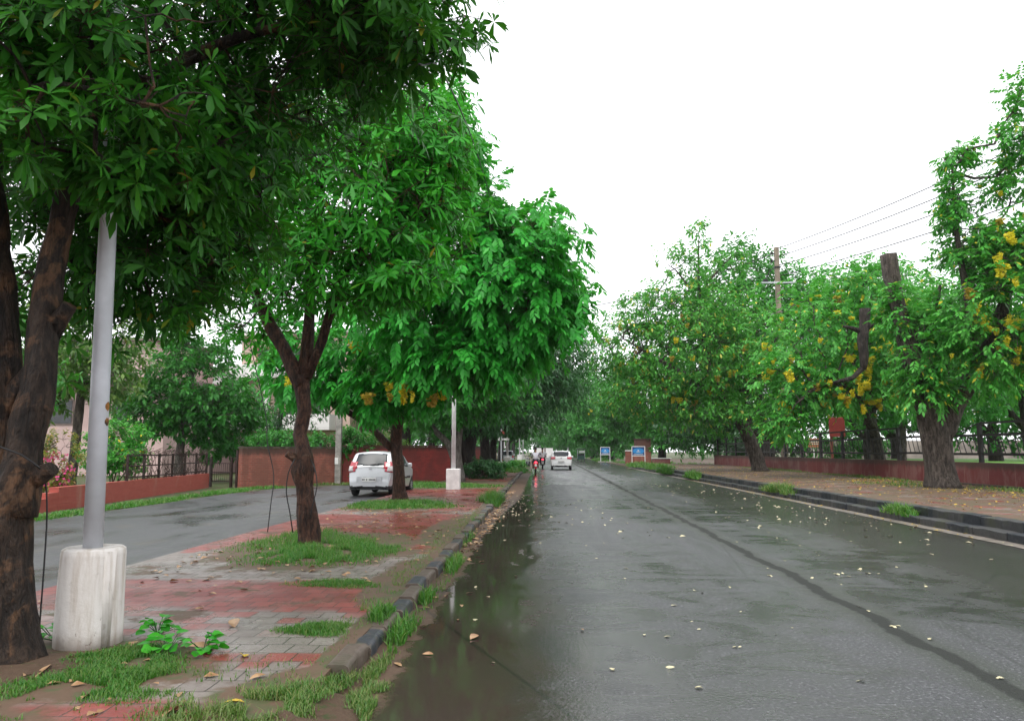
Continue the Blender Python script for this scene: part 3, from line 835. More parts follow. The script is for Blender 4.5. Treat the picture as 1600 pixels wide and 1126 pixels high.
# --- third tree: leaning trunk by the car, wide bright crown over the road
tree('drooping_leaf_tree', 'bright green drooping tree whose short trunk stands before the silver car', [
    ([(-4.17, 22.9, .03), (-4.2, 22.9, .4), (-4.22, 22.9, 1.0), (-4.32, 22.9, 1.7), (-4.15, 22.6, 2.6), (-3.7, 22.2, 3.6)], [.27, .195, .175, .17, .16, .15]),
    ([(-4.45, 22.9, 1.6), (-5.2, 23, 2.3), (-6.3, 23.2, 3.0), (-7.2, 23, 3.9)], [.12, .10, .08, .04]),
    ([(-3.9, 22.3, 3.2), (-2.6, 21.4, 4.6), (-1.2, 20.5, 5.6), (.2, 20, 6.2)], [.13, .10, .07, .03]),
    ([(-3.8, 22.3, 3.4), (-3.5, 21.4, 5.4), (-3.0, 20.4, 7.6), (-2.6, 19.6, 9.8)], [.13, .11, .08, .04]),
    ([(-2.6, 21.4, 4.6), (-2.0, 20.6, 6.4), (-.9, 20.6, 8.3)], [.08, .06, .03]),
], [
    (-1.1, 20.4, 6.5, 2.2, 2.3, 2.0, 150, 9),
    (-.3, 20.4, 5.3, 1.35, 1.6, 1.3, 80, 9),
    (-3.4, 21.0, 6.2, 2.3, 2.3, 2.2, 130, 9),
    (-2.9, 19.3, 9.3, 1.35, 1.5, 1.6, 90, 9),
    (-.7, 20.8, 7.6, 1.1, 1.2, .85, 50, 9),
    (-2.0, 20.4, 4.15, 1.6, 1.6, .8, 80, 9),
    (-3.7, 21.6, 3.65, 1.5, 1.4, .65, 60, 9),
    (-5.4, 22.6, 4.0, 1.5, 1.4, 1.0, 60, 8),
    (-7.0, 22.6, 4.5, 1.1, 1.2, 1.5, 50, 8),
    (-4.6, 21.5, 3.0, .6, .6, .3, 14, 8),
], 'pinnate', M['leaf_bright'], M['bark_brown'], .19, 0, droop_axis=.5, gap=-.26, sides=14, tip_r=.006,
    flowers=[(-3.4, 20.6, 3.15, 1.3, 1.0, .35, 11, .35, 1.0), (-7.0, 22, 3.9, .7, .9, .6, 4, .2, 1.1), (-5.2, 21.6, 4.6, .5, .4, .4, 2, 0, 1.0)])

# --- trees further along the left side
tree('pale_forked_tree', 'pale forked trunk right behind the square white lamp base', [
    ([(-3.88, 36, .05), (-3.9, 36, .6), (-3.95, 36, 1.4), (-3.85, 36, 2.4), (-3.7, 36, 4.0)], [.40, .30, .26, .2, .14]),
    ([(-3.95, 36, 1.0), (-4.35, 36, 1.9), (-4.9, 36, 2.4), (-5.4, 36, 3.2)], [.2, .16, .13, .08]),
    ([(-3.8, 36, 2.6), (-3.0, 35.6, 3.8), (-2.2, 35, 5)], [.14, .11, .06])],
    [(-4.2, 35.5, 5.6, 3.0, 2.6, 2.3, 80, 9), (-6.4, 36, 4.2, 1.8, 1.6, 1.4, 40, 9), (-2.4, 35, 4.3, 1.7, 1.6, 1.2, 40, 9), (-4.0, 34.6, 3.3, 1.4, 1.0, .6, 24, 9)],
    'spray', M['leaf_far'], M['bark_pale'], .24, 1, tip_r=.01)
tree('dark_tree', 'thick dark trunk behind the pale forked tree, its crown over the road', [
    ([(-3.95, 42, .0), (-3.95, 42, .5), (-4.0, 42, 1.5), (-3.8, 42, 2.6), (-3.4, 42, 4.2)], [.75, .52, .45, .42, .3]),
    ([(-3.9, 42, 2.2), (-2.6, 42, 3.4), (-.8, 42, 4.6), (.6, 42, 5.4)], [.3, .24, .16, .08]),
    ([(-4.0, 42, 2.0), (-5.0, 42, 3.2), (-6, 42, 4.6)], [.3, .2, .1])],
    [(-1.6, 42.5, 5.8, 3.4, 3.2, 2.2, 130, 10), (-4.8, 42.5, 5.0, 2.6, 3, 2.4, 80, 10), (.8, 43.5, 6.2, 1.8, 2.2, 2.2, 60, 8), (-2.6, 41.4, 3.4, 2.4, 1.8, .8, 50, 9), (-4.4, 43, 8, 2.4, 2.4, 1.6, 50, 8)],
    'spray', M['leaf_deep'], M['bark_dark'], .30, 3, tip_r=.014)
tree('dark_tree', 'brown trunk flared at its foot, second of the dark trees before the red wall', [
    ([(-3.35, 45.3, .0), (-3.3, 45.3, .35), (-3.25, 45.3, 1.2), (-3.3, 45.3, 2.8), (-3.0, 45.5, 4.4)], [.62, .38, .30, .27, .2]),
    ([(-3.2, 45.3, 2.6), (-1.8, 46, 4.0), (-.2, 47, 5.2)], [.2, .15, .07])],
    [(-1.0, 48, 5.4, 3.0, 2.6, 2.2, 100, 10), (1.2, 49, 8.0, 1.9, 1.8, 2.2, 70, 7), (-4, 48, 6, 2.6, 2.4, 2.4, 60, 9)],
    'spray', M['leaf_deep'], M['bark_dark'], .30, 3, tip_r=.014)
left_far = [(-3.9, 62, 'dark_tree', 'dark trunk beyond the concrete drum post on the left', 'leaf_deep', 4.3, 5.6),
            (-4.3, 82, 'roadside_tree', 'roadside tree behind the small white lamp posts on the left', 'leaf_far', 4.6, 6.0),
            (-4.6, 106, 'roadside_tree', 'thin dark trunk beyond the last white lamp posts', 'leaf_far', 4.8, 6.4),
            (-5.0, 138, 'roadside_tree', 'farthest tree on the left, beside the far white wall', 'leaf_far', 7, 9.5)]
for x, y, nm, lb, lm, r, cz in left_far:
    tree(nm, lb, [([(x, y, 0), (x, y, .5), (x + .1, y, 2), (x + .3, y, 4.5)], [.5, .34, .28, .2]), ([(x, y, 2.4), (x + 1.4, y, 3.6), (x + 2.8, y, 5)], [.2, .15, .07])],
         [(x + .9, y, cz, r * .9, r * .9, r * .55, 90, 8), (x - 1.2, y, cz + 1.6, r * .7, r * .7, r * .55, 50, 8), (x + 1.6, y, cz - 1.6, r * .7, r * .6, r * .22, 30, 8)],
         'spray', M[lm], M['bark_dark'], .36 + y * .0012, 2, tip_r=.018, cat='tree')

# --- the gardens behind the walls on the left
tree('garden_tree', 'pale straight trunk of the garden tree behind the vine covered fence', [
    ([(-17.57, 37, -.02), (-17.57, 37, .8), (-17.5, 37, 2), (-17.2, 37, 4), (-17.1, 37, 6.5)], [.26, .21, .20, .17, .08])],
    [(-17.2, 37, 4.7, 2.6, 2.4, 2.2, 80, 9), (-15.6, 37.4, 3.4, 1.7, 1.6, 1.2, 50, 9), (-18.7, 36.6, 3.6, 1.6, 1.5, 1.2, 40, 9), (-16.8, 37, 7.0, 1.6, 1.6, 1.6, 40, 8), (-16.2, 38, 2.0, 1.5, 1.2, .8, 30, 9)],
    'spray', M['leaf_far'], M['bark_pale'], .26, 1, tip_r=.009, roots_from=.5)
tree('garden_tree', 'dark bushy garden tree in front of the peach coloured house', [
    ([(-14.6, 42, 0), (-14.6, 42, 1.2), (-14.4, 42, 3), (-14.3, 42, 5)], [.2, .16, .14, .07])],
    [(-14.2, 42, 4.0, 2.1, 2, 1.7, 50, 8), (-15.3, 41.5, 2.3, 1.5, 1.4, 1.0, 34, 8), (-13.0, 42.2, 6.2, 1.6, 1.6, 1.3, 26, 6)],
    'spray', M['leaf_deep'], M['bark_dark'], .26, 3, tip_r=.01)
tree('garden_tree', 'slim garden tree seen between the leaning trunk and the grey lamp pole', [
    ([(-19.5, 31.5, 0), (-19.4, 31.5, 1.4), (-19.3, 31.5, 3.5), (-19.2, 31.5, 6)], [.22, .19, .17, .1])],
    [(-19.2, 31.5, 6.2, 3.0, 2.6, 2.0, 70, 8), (-21.4, 31.5, 4.6, 1.9, 1.6, 1.4, 36, 8), (-18.0, 30.5, 4.4, 1.3, 1.2, .9, 22, 8)],
    'spray', M['leaf_olive'], M['bark_grey'], .26, 1, tip_r=.009)
tree('garden_tree', 'garden tree at the left edge of the picture behind the leaning trunk', [
    ([(-16.6, 22, 0), (-16.5, 22, 1.4), (-16.6, 22, 3.5)], [.16, .13, .08])],
    [(-16.8, 22.4, 3.7, 1.9, 1.6, 1.2, 44, 8), (-18.6, 24, 4.6, 1.9, 1.6, 1.4, 36, 8)],
    'spray', M['leaf_far'], M['bark_grey'], .2, 1, tip_r=.008)
tree('backyard_tree', 'large tree behind the long red wall, left of the road', [
    ([(-9.5, 54, 0), (-9.5, 54, 2), (-9.3, 54, 5), (-9, 54, 8)], [.45, .35, .3, .15])],
    [(-9.0, 54, 6.6, 4.2, 3.6, 3.4, 120, 9), (-6.4, 55, 3.6, 2.2, 2, 1.4, 50, 8), (-12.4, 55, 4.6, 2.2, 2, 1.7, 40, 8)],
    'spray', M['leaf_far'], M['bark_dark'], .34, 2, tip_r=.014)
tree('backyard_tree', 'backyard tree far behind the red wall, beyond the peach house', [
    ([(-10.5, 74, 0), (-10.5, 74, 3), (-10.3, 74, 7)], [.45, .35, .2])],
    [(-10.0, 74, 7, 5, 4, 4.2, 130, 8)], 'spray', M['leaf_far'], M['bark_dark'], .42, 2, tip_r=.016)

def shrub(name, label, blobs, kind, mat, size, lod, base, cat='shrub', stems=5, group=None, flowers=None):
    limbs = []
    for i in range(stems):
        a = i * 2.4; b = blobs[i % len(blobs)]
        limbs.append(([base, (base[0] + .12 * math.cos(a), base[1] + .12 * math.sin(a), base[2] + .4), (b[0] + .3 * math.cos(a), b[1] + .3 * math.sin(a), b[2])], [.03, .025, .01]))
    r = tree(name, label, limbs, blobs, kind, mat, M['bark_grey'], size, lod, cat=cat, sides=6, tip_r=.003, group=group, gap=-.35, bump=0)
    for ch in r.children:
        ch.name = {'trunk': 'stem', 'crown': 'foliage'}.get(ch.name.split('.')[0], ch.name)
    if flowers:
        mt, blob, k, sz = flowers
        p, d = sample_blob(blob, k, 6)
        p = p - np.array(base)
        V, Q = leaves_geo(np.repeat(p, 6, 0) + rng.normal(0, .05, (k * 6, 3)), rng.normal(size=(k * 6, 3)), rng.normal(size=(k * 6, 3)), np.full(k * 6, sz), np.full(k * 6, sz * .4), RHO, 0, .1)
        np_mesh('blossom', V, Q, mt, r)
    return r
M['magenta'] = leaf_mat("magenta_bracts", [(.45, .015, .12), (.60, .03, .20), (.70, .06, .28)], .3, .5)
M['leaf_gar'] = leaf_mat("yellowing_shrub_leaves", [(.06, .16, .02), (.20, .20, .03), (.35, .20, .05)], .3, .45)
shrub('bougainvillea', 'pink flowering bougainvillea over the low red wall', [(-13.9, 21.6, 1.35, .75, .6, .55, 40, 9), (-13.75, 21.2, .75, .5, .4, .35, 20, 8)], 'spray', M['leaf_gar'], .10, 1, (-14.1, 21.6, 0),
      flowers=(M['magenta'], (-13.6, 21.1, 1.0, .6, .35, .5), 46, .08))
shrub('garden_shrub', 'bright green shrub behind the low wall, right of the pole', [(-14.9, 26.6, 1.7, .95, .8, .75, 50, 9), (-14.4, 26.3, 1.2, .7, .6, .5, 26, 9)], 'spray', M['leaf_goldbright'], .13, 1, (-14.9, 26.6, 0))
for i, (x, y, z, rx, rz, lb) in enumerate([(-12.2, 35.4, 1.75, 1.3, .6, 'clipped green hedge above the orange brick wall, left part'), (-9.9, 37.3, 1.85, 1.5, .6, 'round green bush topping the wall left of the concrete post'),
                                           (-8.2, 39.0, 1.7, 1.2, .65, 'yellow green bush topping the wall right of the concrete post')]):
    shrub('hedge_bush', lb, [(x, y, z, rx, .8, rz, 50, 9), (x, y, .8, rx * .8, .6, .8, 20, 8)], 'spray', M['leaf_far'] if i < 2 else M['leaf_olive'], .15, 1, (x, y, 0), cat='hedge')
shrub('wall_shrub', 'dark bush at the foot of the thick dark trunk', [(-2.95, 39.6, .5, .9, .7, .5, 30, 9)], 'spray', M['leaf_deep'], .15, 1, (-2.95, 39.6, .1))
shrub('kerb_shrub', 'low bush beside the concrete drum on the left kerb', [(-2.1, 53.5, .3, 1.1, 1.0, .35, 34, 9)], 'spray', M['leaf_far'], .16, 1, (-2.1, 53.5, 0))

# --- right side trees
R_FL = (14.6, 23.6, 6.6, 2.6, 1.8, 3.6)
def limb(*a): return list(a)
tree('stump_tree', 'massive grey trunk by the maroon wall, topped by a sawn off stub', [
    ([(13.3, 26.2, .28), (13.28, 26.2, .7), (13.22, 26.2, 1.5), (13.05, 26.2, 2.4), (12.7, 26.1, 3.6), (12.35, 26.05, 5.0), (12.0, 26, 6.8), (11.82, 26, 8.15)], [.60, .50, .47, .47, .38, .32, .28, .26]),
    ([(13.3, 26.2, 2.0), (13.75, 26.1, 3.0), (14.3, 25.6, 4.2), (14.9, 25, 6.0), (15.3, 24.6, 8.4)], [.40, .34, .26, .2, .1]),
    ([(14.3, 25.6, 4.2), (13.8, 24.9, 6.0), (13.4, 24.6, 8.6), (13.3, 24.4, 10.6)], [.16, .12, .08, .03]),
    ([(12.5, 26.1, 4.6), (13.0, 25.7, 5.6), (13.3, 25.6, 7)], [.12, .09, .04])],
    [(15.6, 24.2, 6.3, 2.6, 2.0, 2.4, 170, 9), (14.6, 24.4, 4.8, 1.8, 1.5, 1.1, 60, 8), (14.0, 24.8, 8.0, 1.2, 1.1, 1.5, 60, 9), (13.45, 24.5, 9.6, .55, .6, 1.0, 22, 8), (16.0, 24.2, 9.5, 1.5, 1.3, 2.1, 84, 9), (14.6, 24.5, 7.6, 1.2, 1.0, 1.2, 40, 9),
     (13.4, 24.3, 11.1, .6, .6, .4, 13, 9), (15.75, 24, 12.4, .75, .8, 1.35, 30, 8), (14.7, 24.2, 11.4, .5, .6, .4, 7, 7), (12.4, 25.6, 4.6, .8, .8, 1.7, 60, 9), (12.8, 25.5, 3.6, .7, .6, .7, 26, 8), (11.9, 25.8, 6.2, .5, .5, .9, 16, 8), (13.2, 25.4, 5.6, .9, .7, 1.4, 40, 9), (17.6, 24.5, 5.5, 1.8, 1.6, 1.7, 50, 8)],
    'pinnate', M['leaf_goldbright'], M['bark_grey'], .17, 1, tip_r=.008, bump=.24, sides=18, gap=-.2,
    flowers=[(15.2, 24.0, 6.6, 2.2, 1.8, 2.3, 58, .08, 1.1), (13.9, 24.2, 4.9, 1.4, 1.1, 1.0, 16, .15, .9), (15.3, 24.0, 10.3, 1.0, 1.0, 1.6, 9, 0, .9)])
tree('golden_shower_tree', 'spreading yellow flowered tree with a black sawn branch, left of the grey trunk', [
    ([(16.4, 38, .30), (16.3, 38, 1.4), (15.9, 37.6, 2.6), (15.2, 37, 4.2), (14.8, 36.6, 6)], [.34, .28, .26, .22, .12]),
    ([(15.9, 37.6, 2.6), (14.6, 35.8, 3.8), (13.3, 34.6, 4.5), (12.2, 34.4, 4.3), (11.4, 34.2, 3.7)], [.18, .14, .11, .08, .05]),
    ([(15.7, 37.4, 3.2), (17, 37, 5), (18, 37, 6.5)], [.16, .12, .05])],
    [(14.0, 36.6, 7.0, 3.6, 2.8, 3.2, 190, 9), (11.6, 35.6, 4.6, 1.9, 1.6, 1.6, 70, 9), (16.6, 36.8, 6.6, 2.6, 2.4, 2.8, 90, 9), (13.8, 35, 4.2, 2.4, 1.4, .9, 60, 8), (11.0, 35, 3.0, 1.2, 1.0, .8, 26, 9), (15.6, 35.6, 9.2, 1.6, 1.5, 1.2, 34, 8)],
    'pinnate', M['leaf_goldbright'], M['bark_grey'], .19, 2, tip_r=.010,
    flowers=[(13.9, 36.2, 6.4, 3.5, 2.6, 3.0, 62, .1, 1.1), (14.0, 34.6, 4.2, 2.2, 1.2, .8, 26, .3, 1.1), (11.5, 35.2, 4.6, 1.7, 1.5, 1.4, 14, .1, 1.0)])
sb = MB()
sp, sr = smooth_path([(0, 0, 0), (.05, 0, .5), (.02, -.02, 1.2), (.15, 0, 1.9), (.2, 0, 2.6)], [.12, .2, .23, .2, .22], .15)
sb.tube(sp, sr, 12, True, .25, 2.2, 4)
sb.tube([(.1, 0, 1.55), (-.35, 0, 1.75), (-.75, 0, 1.85)], [.14, .10, .05], 8, True, .2, 3)
sb.tube([(.12, 0, 1.7), (.5, -.05, 1.95), (.62, -.1, 1.93)], [.14, .11, .08], 8, True, .2, 3)
sb.tube([(0, 0, .1), (-.5, -.1, -.35), (-1.3, -.2, -.55)], [.12, .10, .07], 8, True, .2, 3)
gt = [o for o in S.objects if o.name.startswith('golden_shower_tree')][0]
sbo = sb.build('sawn_branch', M['bark_dark'], gt, True)
sbo.location = Vector((13.55, 32.6, 4.9)) - Vector(gt.location)
tree('golden_shower_tree', 'tree with a leaning trunk on the footpath, thin twigs rising above its crown', [
    ([(13.0, 46.6, .30), (12.95, 46.6, .6), (12.7, 46.6, 1.6), (12.1, 46.6, 3.0), (11.5, 46.7, 4.2)], [.62, .46, .42, .36, .28]),
    ([(11.6, 46.7, 4.0), (10.4, 46.8, 6.0), (9.9, 47, 9), (9.8, 47, 12), (9.9, 47, 15)], [.24, .2, .15, .09, .02]),
    ([(11.5, 46.7, 4.2), (9.4, 46.2, 5.6), (7.0, 46, 7.0), (5.0, 46, 8.2)], [.2, .16, .11, .04]),
    ([(11.5, 46.7, 4.2), (13, 46.4, 6), (14, 46.4, 8)], [.2, .15, .06]),
    ([(9.85, 47, 10.5), (8.6, 47, 12.4), (7.9, 47, 13)], [.08, .05, .02]),
    ([(9.85, 47, 11.2), (11.3, 47, 12.9), (12.2, 47, 13.7)], [.08, .05, .02])],
    [(9.4, 46.6, 7.2, 4.3, 3.2, 3.4, 230, 9), (5.0, 46.4, 7.6, 2.1, 2, 2.2, 80, 8), (6.2, 46, 4.6, 2.4, 2, 1.6, 60, 9), (12.8, 46.4, 7.8, 2.6, 2.4, 2.8, 110, 9), (10.0, 45.8, 3.9, 2.6, 1.6, 1.4, 60, 9),
     (10.0, 47, 14.9, .8, .8, .7, 9, 5), (9.0, 47, 12.6, 1.9, 1.4, 1.6, 34, 6), (11.9, 47, 13.1, .9, .8, 1.0, 14, 6), (5.8, 46.4, 10.3, 1.0, 1.0, .8, 10, 6), (7.6, 46.6, 10.0, 2.2, 1.6, 1.4, 56, 8), (11.2, 46.6, 10.6, 1.8, 1.5, 1.4, 44, 8)],
    'spray', M['leaf_gold'], M['bark_grey'], .25, 2, tip_r=.012, gap=-.2, sides=14,
    flowers=[(9.0, 46.2, 7.0, 3.9, 2.7, 2.9, 58, .35, 1.0), (5.2, 46.2, 8.2, 1.7, 1.5, 1.8, 10, .2, 1.0)])
right_bg = [
    ('shade_tree', 'tall dense tree rising behind the utility pole', 'leaf_far', (17.5, 60), 0.3, [(15.8, 60, 12.6, 4.6, 3.6, 4.8, 220, 9), (12.6, 60, 9.0, 3.4, 2.4, 3.8, 110, 9), (20.6, 60, 11.6, 3.6, 3, 3.8, 110, 9)], .36, 0),
    ('shade_tree', 'broad green tree behind the fence between pole and sawn stub', 'leaf_goldbright', (23.5, 56), .3, [(23.6, 56, 11.0, 4.6, 3.4, 3.9, 190, 9), (21.0, 55, 6.2, 3.8, 2.6, 3.0, 100, 9), (27.5, 56, 11.4, 3.0, 2.6, 3.0, 80, 9)], .34, 14),
    ('shade_tree', 'green tree behind the fence at the right edge of the picture', 'leaf_goldbright', (23.0, 37), .3, [(22.4, 37, 8.0, 3.8, 3, 4.0, 170, 9), (20.0, 36, 5.6, 2.6, 2, 1.9, 70, 9)], .26, 22),
    ('shade_tree', 'dark leafy tree in the park behind the footpath tree', 'leaf_deep', (19.5, 68), .3, [(18.5, 68, 5.6, 4.6, 3, 3.4, 130, 9), (14.2, 70, 5.0, 3.4, 3, 3.0, 90, 9)], .38, 0),
    ('roadside_tree', 'dark tree standing over the brick gate pillar', 'leaf_far', (13.4, 86), 0, [(12.2, 86, 7.4, 4.8, 3.6, 4.6, 180, 9), (9.0, 86, 5.6, 2.6, 2.6, 2.2, 60, 9), (15.4, 84, 3.2, 3.2, 2.4, 1.9, 60, 9)], .42, 8),
    ('roadside_tree', 'roadside tree behind the smaller blue sign', 'leaf_far', (9.8, 108), 0, [(8.4, 108, 8.0, 4.8, 4, 5.2, 180, 9), (6.0, 106, 4.7, 2.4, 2.4, 1.5, 46, 9), (12, 106, 3.5, 3.4, 2.4, 2.4, 60, 9)], .46, 7),
    ('roadside_tree', 'tree beyond the rickshaw on the right of the road', 'leaf_far', (9.6, 140), 0, [(7.0, 140, 9.0, 5.8, 4, 6.6, 190, 9), (11, 138, 3.4, 4, 3, 2.6, 60, 9)], .56, 4),
    ('roadside_tree', 'pale far tree closing the right side of the road', 'leaf_far', (8.6, 185), 0, [(6.6, 185, 7.6, 6.4, 4, 6.0, 150, 9), (11, 180, 4, 5, 3, 4, 60, 9)], .7, 0),
    ('park_tree', 'park tree with a dark trunk far behind the sawn off stub', 'leaf_deep', (30, 66), .3, [(29, 66, 6.4, 6, 3, 3.2, 130, 9)], .42, 0),
    ('park_tree', 'park tree far behind the fence at the far right', 'leaf_deep', (39, 60), .3, [(39, 60, 7, 6, 3.4, 3.6, 130, 9)], .42, 0),
    ('park_tree', 'low crowned park tree behind the fence, right of the bench', 'leaf_far', (31, 54), .3, [(31, 54, 4.4, 4.6, 2.6, 2.4, 100, 9)], .36, 0),
    ('park_tree', 'round park tree half hidden at the right edge behind the bench', 'leaf_far', (37, 48), .3, [(36, 48, 4.6, 4.2, 2.6, 2.6, 100, 9)], .34, 0),
]
for nm, lb, lm, (x, y), z, bl, sz, fl in right_bg:
    b0 = bl[0]; s = b0[3] / 4
    tree(nm, lb, [([(x, y, z), (x, y, z + .6), (x - .1, y, z + 2.2), (b0[0], y, b0[2])], [.55 * s, .4 * s, .34 * s, .15]), ([(x, y, z + 2), (x - 1.2 * s, y, z + 3.4), (x - 2.4 * s, y, b0[2] - .5)], [.22 * s, .16 * s, .07])],
         bl, 'spray', M[lm], M['bark_dark'], sz, 2, tip_r=.016,
         flowers=[(b0[0], y - 1.0, b0[2] - .6, b0[3] * .9, b0[4] * .8, b0[5] * .7, fl, .15, 1.5)] if fl else ())
far = [(-14, 200, 'far tree closing the road end, left of the white wall'), (0.5, 215, 'far tree rising right behind the low white wall'), (20, 210, 'far tree at the right of the road end'), (-28, 150, 'far tree behind the houses on the left'), (34, 150, 'far tree behind the park')]
for x, y, lb in far:
    tree('far_tree', lb, [([(x, y, 0), (x, y, 3), (x, y, 8)], [.7, .5, .3])], [(x, y, 8.5, 10, 5, 6.5, 150, 9), (x + 5, y - 2, 4.2, 7, 4, 3.4, 60, 9)], 'spray', M['leaf_far'], M['bark_dark'], .8, 2, tip_r=.02)

# ------------------------------------------------------------------ walls, fences and houses on the left
M['brick'] = brick_mat("orange_brick", (.27, .066, .045), (.37, .11, .075), (.26, .16, .13), (.16, .07, .05), topz=1.5)
M['redbrick'] = brick_mat("red_painted_brick", (.27, .038, .035), (.33, .055, .045), (.20, .035, .03), (.16, .04, .035), topz=1.72, ms=.005)
M['redpaint'] = brick_mat("worn_red_paint", (.30, .065, .05), (.34, .08, .06), (.28, .07, .055), (.34, .20, .15), topz=.9, ms=.004, dirt_amt=.62)
M['maroon'] = brick_mat("maroon_plaster", (.125, .026, .028), (.155, .036, .034), (.22, .10, .085), (.22, .12, .105), bw=1.5, bh=.9, topz=.74, dirt_amt=.52, ms=.02)
M['iron'] = plain("rusty_dark_iron", (.035, .018, .014), .6, .5, 12, bump=.3)
M['ironblack'] = plain("black_iron", (.014, .012, .012), .55, .4, 12, bump=.2)
M['white'] = plain("white_paint", (.72, .72, .70), .45, .12, 4)
M['cable'] = plain("black_cable", (.008, .008, .009), .5)

def wall(name, label, a, b, h, t, mat, cap=None, z=0.0, kindlabel='wall', seg=None):
    """wall from a to b in its own frame: x along it"""
    L = math.dist(a, b); rz = math.atan2(b[1] - a[1], b[0] - a[0])
    root = empty(name, (a[0], a[1], z), rz, label, kindlabel)
    mb = MB(); n = max(1, int(L / .8)); vs, fs = [], []
    for k in range(n + 1):
        x = L * k / n; dz = .012 * mnoise.noise(Vector((x * .7 + a[0], a[1], 0))); dy = .01 * mnoise.noise(Vector((x * .5, a[0], 3)))
        vs += [(x, -t / 2 + dy, -.1), (x, -t / 2 + dy, h + dz), (x, t / 2 + dy, h + dz), (x, t / 2 + dy, -.1)]
    for k in range(n):
        fs += [(k * 4 + i, k * 4 + i + 1, k * 4 + 5 + i, k * 4 + 4 + i) for i in range(3)]
    fs += [(0, 1, 2, 3), (n * 4 + 3, n * 4 + 2, n * 4 + 1, n * 4)]
    mb.add(vs, fs).build('wall_body', mat, root)
    if cap:
        c = MB(); c.box((L / 2, 0, h + cap[1] / 2 + .013), (L + .04, t + cap[0], cap[1])); c.build('coping', cap[2], root)
    return root
M['coping'] = plain("mouldy_coping", (.10, .07, .055), .7, .6, 3, bump=.5)
wall('brick_wall', 'orange brick garden wall between the little gate and the concrete post', (-12.55, 31.9), (-9.55, 36.6), 1.62, .24, M['brick'], (.05, .07, M['coping']))
wall('red_wall', 'red painted brick wall behind the silver car', (-9.50, 36.75), (-4.65, 39.3), 1.72, .24, M['redbrick'], (.04, .05, M['redbrick']))
wall('red_wall', 'long red wall running along the road behind the dark trunks', (-4.7, 39.5), (-4.35, 74), 1.75, .24, M['redbrick'], (.04, .05, M['redbrick']))
low = wall('low_red_wall', 'low worn red wall with a fence on top, left of the service lane', (-12.75, 19.9), (-14.1, 32.2), .58, .26, M['redpaint'])
lw = MB(); lw.box((-.45, 0, .14), (.9, .26, .36)); lw.box((-.25, 0, .38), (.5, .258, .15))
lw.build('step_end', M['redpaint'], low)
wall('low_red_wall', 'lower stretch of red wall running out at the left edge', (-12.3, 13.5), (-12.65, 18.9), .34, .26, M['redpaint'])

# iron fence with dry creepers on the low wall
A, B = (-13.15, 24.2), (-14.1, 32.2); L = math.dist(A, B); rz = math.atan2(B[1] - A[1], B[0] - A[0])
fen = empty('iron_fence', (A[0], A[1], .58), rz, 'rusty iron fence tangled with dry creepers on the low red wall', 'fence')
for i in range(7):
    p = MB(); p.box((L * i / 6, 0, .42), (.07, .07, .86)); p.build('post', M['iron'], fen)
for z in (.10, .46, .80):
    p = MB(); p.box((L / 2, 0, z), (L, .035, .045)); p.build('rail', M['iron'], fen)
mb = MB()
for i in range(70):
    x = random.uniform(0, L); pts = [(x, .05, 0)]
    for k in range(5):
        pts.append((pts[-1][0] + random.uniform(-.22, .22), random.uniform(-.08, .1), min(.98, pts[-1][2] + random.uniform(.05, .28))))
    mb.tube(pts, [.012, .010, .009, .008, .006, .004], 4, False)
for i in range(260):
    x = random.uniform(0, L); z = .82 + random.uniform(-.05, .18); a = random.uniform(-.5, .5)
    mb.tube([(x, random.uniform(-.12, .12), z), (x + .25 * math.cos(a), random.uniform(-.12, .12), z + .25 * math.sin(a))], [.008, .003], 3, False)
mb.build('creeper', plain("dry_creeper", (.07, .035, .028), .8, .5), fen)
gt2 = empty('garden_gate', (-14.05, 32.5, 0), math.atan2(-.5, 1.4), 'small rusty iron gate between the fence and the orange brick wall', 'gate')
for x in (0.02, 1.12, 1.42):
    p = MB(); p.box((x, 0, .62 if x != 1.42 else .78), (.09, .09, 1.24 if x != 1.42 else 1.56)); p.build('post', M['iron'], gt2)
p = MB()
for z in (.25, .62, 1.0): p.box((.57, 0, z), (1.02, .03, .035))
for i in range(9): p.box((.13 + i * .11, 0, .62), (.014, .012, .72))
p.build('leaf', M['iron'], gt2)
cp = empty('concrete_post', (-9.55, 36.2, 0), 0, 'slim pale concrete post where brick wall turns red', 'post')
p = MB(); p.box((0, 0, 1.75), (.26, .22, 3.5)); p.build('shaft', M['concrete'], cp)
p = MB(); p.box((-.05, -.125, 1.05), (.16, .03, .30)); p.build('meter_box', M['white'], cp)

# houses behind the gardens
M['pink'] = plain("pink_plaster", (.50, .36, .34), .8, .12, .8)
M['peach'] = plain("peach_plaster", (.62, .46, .38), .8, .12, .7)
M['whiteplaster'] = plain("white_plaster", (.74, .72, .70), .8, .1, .8)
M['slab'] = plain("weathered_slab", (.22, .17, .155), .8, .35, 2)
M['glassd'] = plain("dark_window_glass", (.03, .034, .038), .12, .3, .6)
M['brownwood'] = plain("brown_shutter", (.22, .11, .065), .6, .3, 4)
h1 = empty('pink_house', (-28, 48, 0), R(-8), 'flat roofed pink house at the far left behind the trees', 'house')
p = MB(); p.box((0, 3.0, 2.8), (11, 9, 5.6)); p.build('wall', M['pink'], h1)
p = MB(); p.box((.3, 2.7, 5.72), (12.4, 10.4, .24)); p.build('roof_slab', M['slab'], h1)
p = MB(); p.box((-1, 4.0, 7.2), (8.4, 6.6, 2.7)); p.build('upper_storey', M['pink'], h1)
p = MB(); p.box((-1, 4.0, 8.66), (9.2, 7.4, .2)); p.build('roof_slab', M['slab'], h1)
